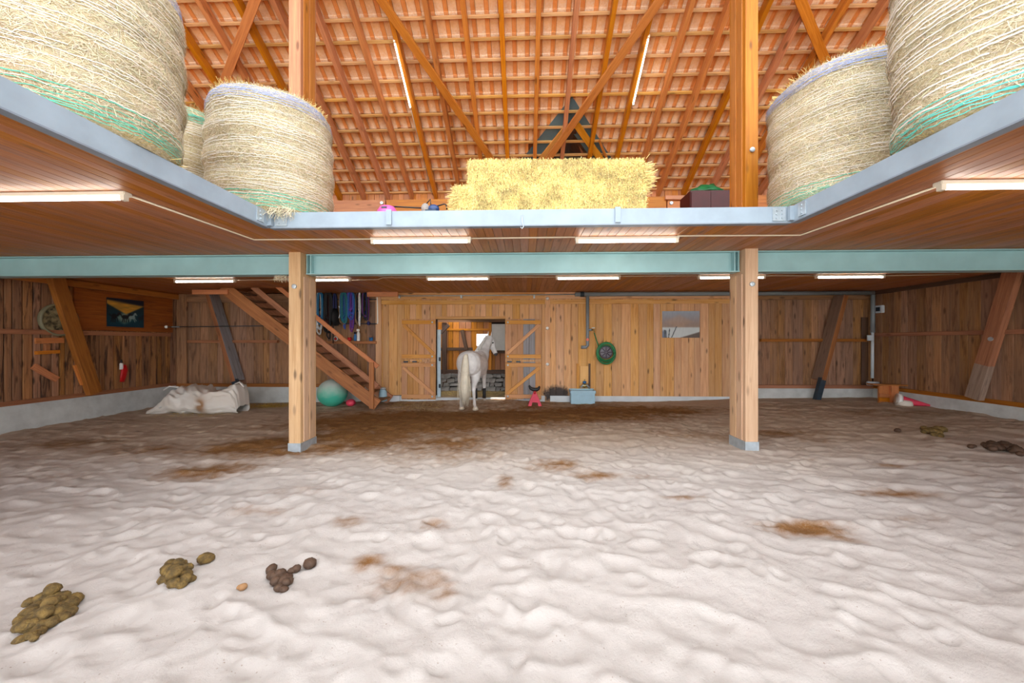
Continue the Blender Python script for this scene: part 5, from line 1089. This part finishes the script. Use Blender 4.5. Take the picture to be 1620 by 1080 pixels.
c = onL(192, 579, .1); t = thing('spray_can', 'white can hanging on the dark-streaked wall above a red cloth', 'can', c); MB().lathe(c, [(.04, -.09), (.04, .07), (.02, .09)], 12).build('body', 'white', t, True); MB().lathe(c, [(.02, .09), (.03, .11), (.02, .15), (.02, .18)], 10).build('top', 'black', t, True)
pts = [onL(197, 577, .1), onL(197, 585, .12), onL(195, 595, .12), onL(193, 604, .11)]; o = MB().tube(pts, [.05, .09, .085, .06], 10, True, [.02, .035, .03, .02], up=(1, 0, 0)).build('red_cloth', 'red', None, True); tag(o, 'red cloth hanging beside the white can', 'cloth')
t = thing('steel_rod', 'thin steel rod with a white knob running past the grey-sided brace', 'rod', atY(264, 517, 11.25)); MB().tube([atY(264, 517, 11.25), atY(446, 515, 11.25)], .012, 8).build('bar', 'dark', t, True); MB().ball(atY(263, 517, 11.25), .045, 12, 8).build('knob', 'white', t, True); MB().tube([atY(272, 517, 11.25), atY(284, 516.8, 11.25)], .02, 8).build('sleeve', 'pipe', t, True)
# ------------------------------------------------------------------ big white bag
yb_ = 10.25; xa = atY(243, 650, yb_).x; xb = atY(388, 650, yb_).x; nS, nK = 60, 56
prof_u = [0, .04, .12, .2, .28, .36, .5, .62, .75, .86, .94, .985, 1.0]; prof_h = [.03, .16, .26, .44, .66, .76, .72, .68, .70, .80, .86, .62, .22]; V = []; Cc = []
for i in range(nS):
    u = i/(nS-1); h_ = float(np.interp(u, prof_u, prof_h)); dpt = .16+.46*math.sin(math.pi*min(1, max(0, u*.96+.02)))**.6; X_ = xa+(xb-xa)*u; zb = sandz(X_, yb_)-.02
    for k in range(nK):
        a = 2*math.pi*k/nK; ca, sa = math.cos(a), math.sin(a); yv = yb_+.08*math.sin(u*5)+dpt*math.copysign(abs(ca)**.8, ca); zv = h_*.5+h_*.5*math.copysign(abs(sa)**.75, sa)
        f1 = float(fbm(np.array(u*7+ca*1.5), np.array(sa*2.2+u*2+5), 3, 71))-.5; f2 = abs(float(vnoise(np.array(u*15+ca*4), np.array(sa*5+3), 77))-.5)
        w_ = 1+.36*f1-.22*f2 if sa > -.7 else 1; V.append((X_+.12*f1*math.sin(math.pi*u), yb_+(yv-yb_)*w_, zb+max(zv*w_, 0)))
        st2 = math.exp(-((u-.70)/.045)**2-((zv/max(h_, .1)-.42)/.28)**2)*(1.0 if ca < 0 else 0)*(1 if f2 < .3 else .3); dirty = .35*max(0, float(fbm(np.array(u*4), np.array(zv*3+2), 3, 91))-.35)*2*(1 if zv > .3*h_ else .2)
        base = np.array(S(226, 222, 214)[:3])*(1-dirty)+np.array(S(204, 180, 152)[:3])*dirty; st2 = min(1, st2*1.5); Cc.append(list(base*(1-st2)+np.array(S(152, 116, 82)[:3])*st2)+[1])
Fq = [(i*nK+k, i*nK+(k+1) % nK, (i+1)*nK+(k+1) % nK, (i+1)*nK+k) for i in range(nS-1) for k in range(nK)]
MT['bagc'] = vcol('bag_fabric', .75); t = thing('bulk_bag', 'slumped dirty white bulk bag with a brown stain by the kerb', 'bag', ((xa+xb)/2, yb_, sandz((xa+xb)/2, yb_)))
npmesh('sack', V, Fq, 'bagc', t, Cc, smooth=True, loc=((xa+xb)/2, yb_, sandz((xa+xb)/2, yb_)))
for pts in ([(259, 617), (268, 611), (282, 612)], [(252, 645), (262, 640), (280, 643)], [(372, 607), (379, 604), (386, 612)]):
    P = [atY(x, y, yb_-.42) for x, y in pts]; MB().tube(P, .018, 6).build('lifting_loop', 'white', t, True)
# ------------------------------------------------------------------ right side odds and ends
zz = sandz(atY(1405, 634, 10.9).x, 10.9); c = atY(1405, 634, 10.9)
t = thing('wooden_block_stack', 'yellow wooden box carrying a brown plank in the far corner', 'box', (c.x, 10.9, zz)); wd_ = .2
board('side', t, (c.x-.13, 10.9, zz-.03), (c.x-.13, 10.9, zz+.46), .26, .05, 'orange'); board('side', t, (c.x+.1, 10.88, zz-.03), (c.x+.1, 10.88, zz+.47), .2, .16, 'orange'); board('slat', t, (c.x-.27, 10.87, zz+.09), (c.x, 10.87, zz+.07), .1, .03, 'orange'); board('slat', t, (c.x-.27, 10.86, zz+.2), (c.x, 10.86, zz+.18), .09, .03, 'orange'); board('top_plank', t, (c.x-.5, 10.9, zz+.5), (c.x+.45, 10.86, zz+.48), .2, .035, 'brace', n=(0, 0, 1))
c = atY(1428, 636, 10.35); zz = sandz(c.x, 10.35); t = thing('traffic_cone', 'red and white cone lying on its side by the kerb', 'cone', (c.x, 10.35, zz)); d_ = Vector((.52, -.25, -.1)); b0 = Vector((c.x-.02, 10.4, zz+.15))
MB().tube([b0, b0+d_*.45, b0+d_*.98], [.13, .085, .025], 18).build('shell', 'pink', t, True); MB().tube([b0-d_*.12, b0+d_*.02], [.17, .16], 18).build('white_base', 'white', t, True)
c = atZ(1418, 641, .1); o = MB().ball((c.x, 10.3, sandz(c.x, 10.3)+.07), .16, 18, 12, (1.1, .8, .62), .08).build('crumpled_sack', 'bag', None, True); tag(o, 'small crumpled pale sack beside the fallen cone', 'sack')
c = atX(1391, 489, XR-.06); t = thing('switch_box', 'grey switch box high in the far corner with a cable above', 'switch', c); MB().box(c, (.1, .26, .22)).build('housing', 'pipe_light', t, bevel=.01); MB().box(c+Vector((-.055, -.02, 0)), (.02, .12, .12)).build('cover', 'dark', t); MB().tube([c+Vector((0, .15, .11)), c+Vector((0, .15, .55))], .01, 6).build('cable', 'cord', t)
for i, px in enumerate((1366, 1371)): q = atY(px, 605, 11.82); board('board', wallb, (q.x, 11.83, .45), (q.x, 11.83, 2.55), .1, .03, 'darkwood')
# ------------------------------------------------------------------ droppings on the sand
def pile(px, py, elems, label, mat, r0, name='dropping_pile'):
    c = atZ(px, py, 0); c = atZ(px, py, sandz(c.x, c.y)); zz = sandz(c.x, c.y); t = thing(name, label, 'dropping', (c.x, c.y, zz), 'horse droppings on the sand'); rg = random.Random(int(px))
    for (x, y, r, lift) in elems:
        q = atZ(x, y, zz); z0 = sandz(q.x, q.y); rr = r0*r
        o = MB().ball((0, 0, 0), rr, 12, 8, (rg.uniform(.95, 1.3), rg.uniform(.9, 1.1), rg.uniform(.7, .85)), .07).build('ball', mat, t, True); o.location = Vector((q.x, q.y, z0+lift*r0-rr*.25))-wloc(t); o.rotation_euler = (rg.uniform(-.3, .3), rg.uniform(-.3, .3), rg.uniform(0, 3))
    return t
rg = random.Random(12)
def scatter(poly, n, r, lift): 
    out = []
    for i in range(n):
        k = rg.random(); s = rg.uniform(-1, 1); (x0, y0, w0), (x1, y1, w1) = poly; w_ = w0+(w1-w0)*k
        out.append((x0+(x1-x0)*k+s*w_*.85+rg.uniform(-2, 2), y0+(y1-y0)*k+s*w_*.32+rg.uniform(-w_*.4, w_*.4), r*rg.uniform(.75, 1.2), lift*(1-abs(s))*rg.random()))
    return out
pile(68, 968, scatter(((100, 958, 24), (72, 972, 30)), 34, 1.0, 1.8)+scatter(((78, 985, 28), (42, 1000, 20)), 24, 1.0, 1.2)+scatter(((50, 1012, 18), (28, 1022, 12)), 9, .65, .2), 'largest mound of olive horse droppings, broken up at its near end', 'dung', .044)
pile(280, 912, scatter(((285, 904, 24), (278, 922, 18)), 28, 1.0, 1.7)+scatter(((268, 926, 8), (276, 932, 8)), 5, .8, .2), 'compact olive heap of horse droppings, second from the largest mound', 'dung', .042)
pile(445, 918, scatter(((438, 912, 14), (446, 926, 14)), 15, 1.0, 1.2)+[(462, 910, .8, .1), (470, 907, .9, .2), (458, 917, .7, .1), (440, 938, .9, 0), (449, 940, .8, 0)], 'loose dark brown cluster of horse droppings', 'dungdark', .038)
pile(327, 889, [(325, 889, 1.1, .2), (331, 888, .8, .1), (321, 890, .6, 0)], 'single olive dropping above the compact heap', 'dung', .045, 'dropping'); pile(490, 898, [(490, 898, 1.25, .2)], 'single round dark dropping beside the loose cluster', 'dungdark', .042, 'dropping'); pile(384, 933, [(384, 933, 1, .1), (380, 932, .7, .1)], 'tiny pale dropping between two heaps', 'stainbrown', .03, 'dropping')
pile(1472, 686, scatter(((1462, 686, 9), (1486, 686, 9)), 16, 1, .5), 'dark green dropping heap beyond, towards the fallen cone', 'dung', .06); pile(1583, 712, scatter(((1560, 709, 10), (1612, 716, 10)), 28, 1, .6), 'long dark trail of droppings near the weathered wall kerb', 'dungdark', .06); pile(1420, 684, [(1420, 684, 1, .1)], 'lone speck of dropping near the dark green heap', 'dungdark', .05, 'dropping'); pile(1538, 708, [(1538, 708, 1, .1), (1541, 707, .7, 0)], 'lone dropping ahead of the long dark trail', 'dungdark', .045, 'dropping')
# ------------------------------------------------------------------ things stored on the loft
zl = ZD
p = atY(613, 335, 5.9); t = thing('pink_tub', 'pink plastic tub turned over on the loft edge', 'tub', (p.x, 5.9, zl)); rr = .155; hh = atY(613, 326.5, 5.9).z-zl
MB().lathe((p.x, 5.9, zl), [(rr*1.12, 0), (rr*1.1, hh*.5), (rr*.98, hh*.8), (rr*.7, hh*.97), (.06, hh)], 28).build('shell', 'pinkplastic', t, True); MB().lathe((p.x, 5.9, zl), [(rr*1.15, 0), (rr*1.15, .02), (rr*1.1, .02)], 28).build('rim', 'pinkplastic', t, True); MB().box((p.x, 5.9-.13, zl+hh*.83), (.08, .05, .03)).build('grip_hole', 'dark', t)
t = thing('brush_cutter', 'brush cutter lying on the loft, long dark shaft, blue and grey motor', 'garden tool', (atY(676, 330, 6.0).x, 6.0, zl)); Yb_ = 6.0
MB().tube([atY(610, 326, Yb_), atY(668, 329, Yb_)], .012, 8).build('shaft', 'black', t, True); c = atY(673, 330, Yb_); MB().ball(c, .085, 14, 10, (.8, .8, 1.0)).build('motor_cover', 'stone', t, True); c = atY(686, 331, Yb_); MB().ball(c, .085, 14, 10, (1.1, .8, .9)).build('motor', simple('navy_motor', S(30, 60, 110), .4), t, True)
MB().tube([atY(672, 325, Yb_), atY(681, 315, Yb_), atY(681.5, 328, Yb_)], .011, 7).build('handle', 'black', t, True); MB().tube([atY(688, 327, Yb_), atY(703, 322.5, Yb_), atY(706, 324, Yb_), atY(707, 332, Yb_)], .011, 7).build('handle', 'black', t, True)
MB().bb((c.x-.12, Yb_-.06, zl), (c.x+.05, Yb_+.08, c.z-.02)).build('base', 'dark', t); MB().bb((atY(614, 330, Yb_).x, Yb_-.03, zl), (atY(618, 330, Yb_).x, Yb_+.05, atY(614, 327, Yb_).z)).build('guard', 'black', t)
yc = 8.3; a = atY(1092, 301, yc); e = atY(1156, 301, yc); t = thing('cabinet', 'tall dark red cabinet standing on the loft by the post', 'cabinet', ((a.x+e.x)/2, yc, zl)); MB().bb((a.x, yc, zl), (e.x, yc+.55, a.z)).build('body', 'cabinet', t, bevel=.01)
mx_ = (a.x+e.x)/2
for x0, x1 in ((a.x+.02, mx_-.004), (mx_+.004, e.x-.02)): d_ = MB().bb((x0, yc-.02, zl+.06), (x1, yc, a.z-.04)).build('door', 'cabinet', t); MB().bb(((mx_-.05 if x0 < mx_-.1 else mx_+.03), yc-.04, zl+.9), ((mx_-.03 if x0 < mx_-.1 else mx_+.05), yc-.02, zl+1.02)).build('handle', 'galv', d_)
c = Vector(((a.x+e.x)/2+.03, yc+.25, a.z)); mb_ = MB(); mb_.ball((0, 0, 0), 1, 30, 18, (.37, .24, .2), 0)
vv = []
for v in mb_.v: k_ = 1+.35*(float(vnoise(np.array(v[0]*14+3), np.array(v[1]*14+v[2]*30), 5))-.5); vv.append((c.x+v[0]*k_, c.y+v[1]*k_, c.z+max(v[2]*k_, 0)*(1.0 if v[0] < .1 else .8)))
mb_.v = vv; o = mb_.build('folded_tarp', 'greentarp', None, True); tag(o, 'crumpled green tarpaulin on top of the dark red cabinet', 'tarpaulin')
c = atY(1067, 330, 6.2); o = MB().ball((c.x, 6.2, zl+.06), .1, 16, 12, (.9, .9, 1.25), .06).build('grey_sack', 'stone', None, True); tag(o, 'small grey sack on the loft before the dark red cabinet', 'sack')
board('strut', wallb, atY(1052, 313, 11.5), atY(1098, 313, 11.5), .12, .1, 'raft')
# loose wisps by the near post head
n = 60; p = atY(440, 436, 6.5); P = np.stack([RNG.uniform(p.x-.05, p.x+.14, n), RNG.uniform(6.45, 6.55, n), RNG.uniform(2.93, 2.97, n)], -1); D = np.stack([RNG.normal(0, .5, n), RNG.normal(0, .2, n), -np.abs(RNG.normal(.8, .4, n))], -1)
o = strands('straw_tuft', P, D, np.tile([0, -1.0, 0], (n, 1)), RNG.uniform(.04, .1, n), RNG.uniform(.003, .005, n), ucol(n, CRE), None, loc=(p.x, 6.5, 2.9)); tag(o, 'few straw wisps caught under the girder beside a post', 'straw')
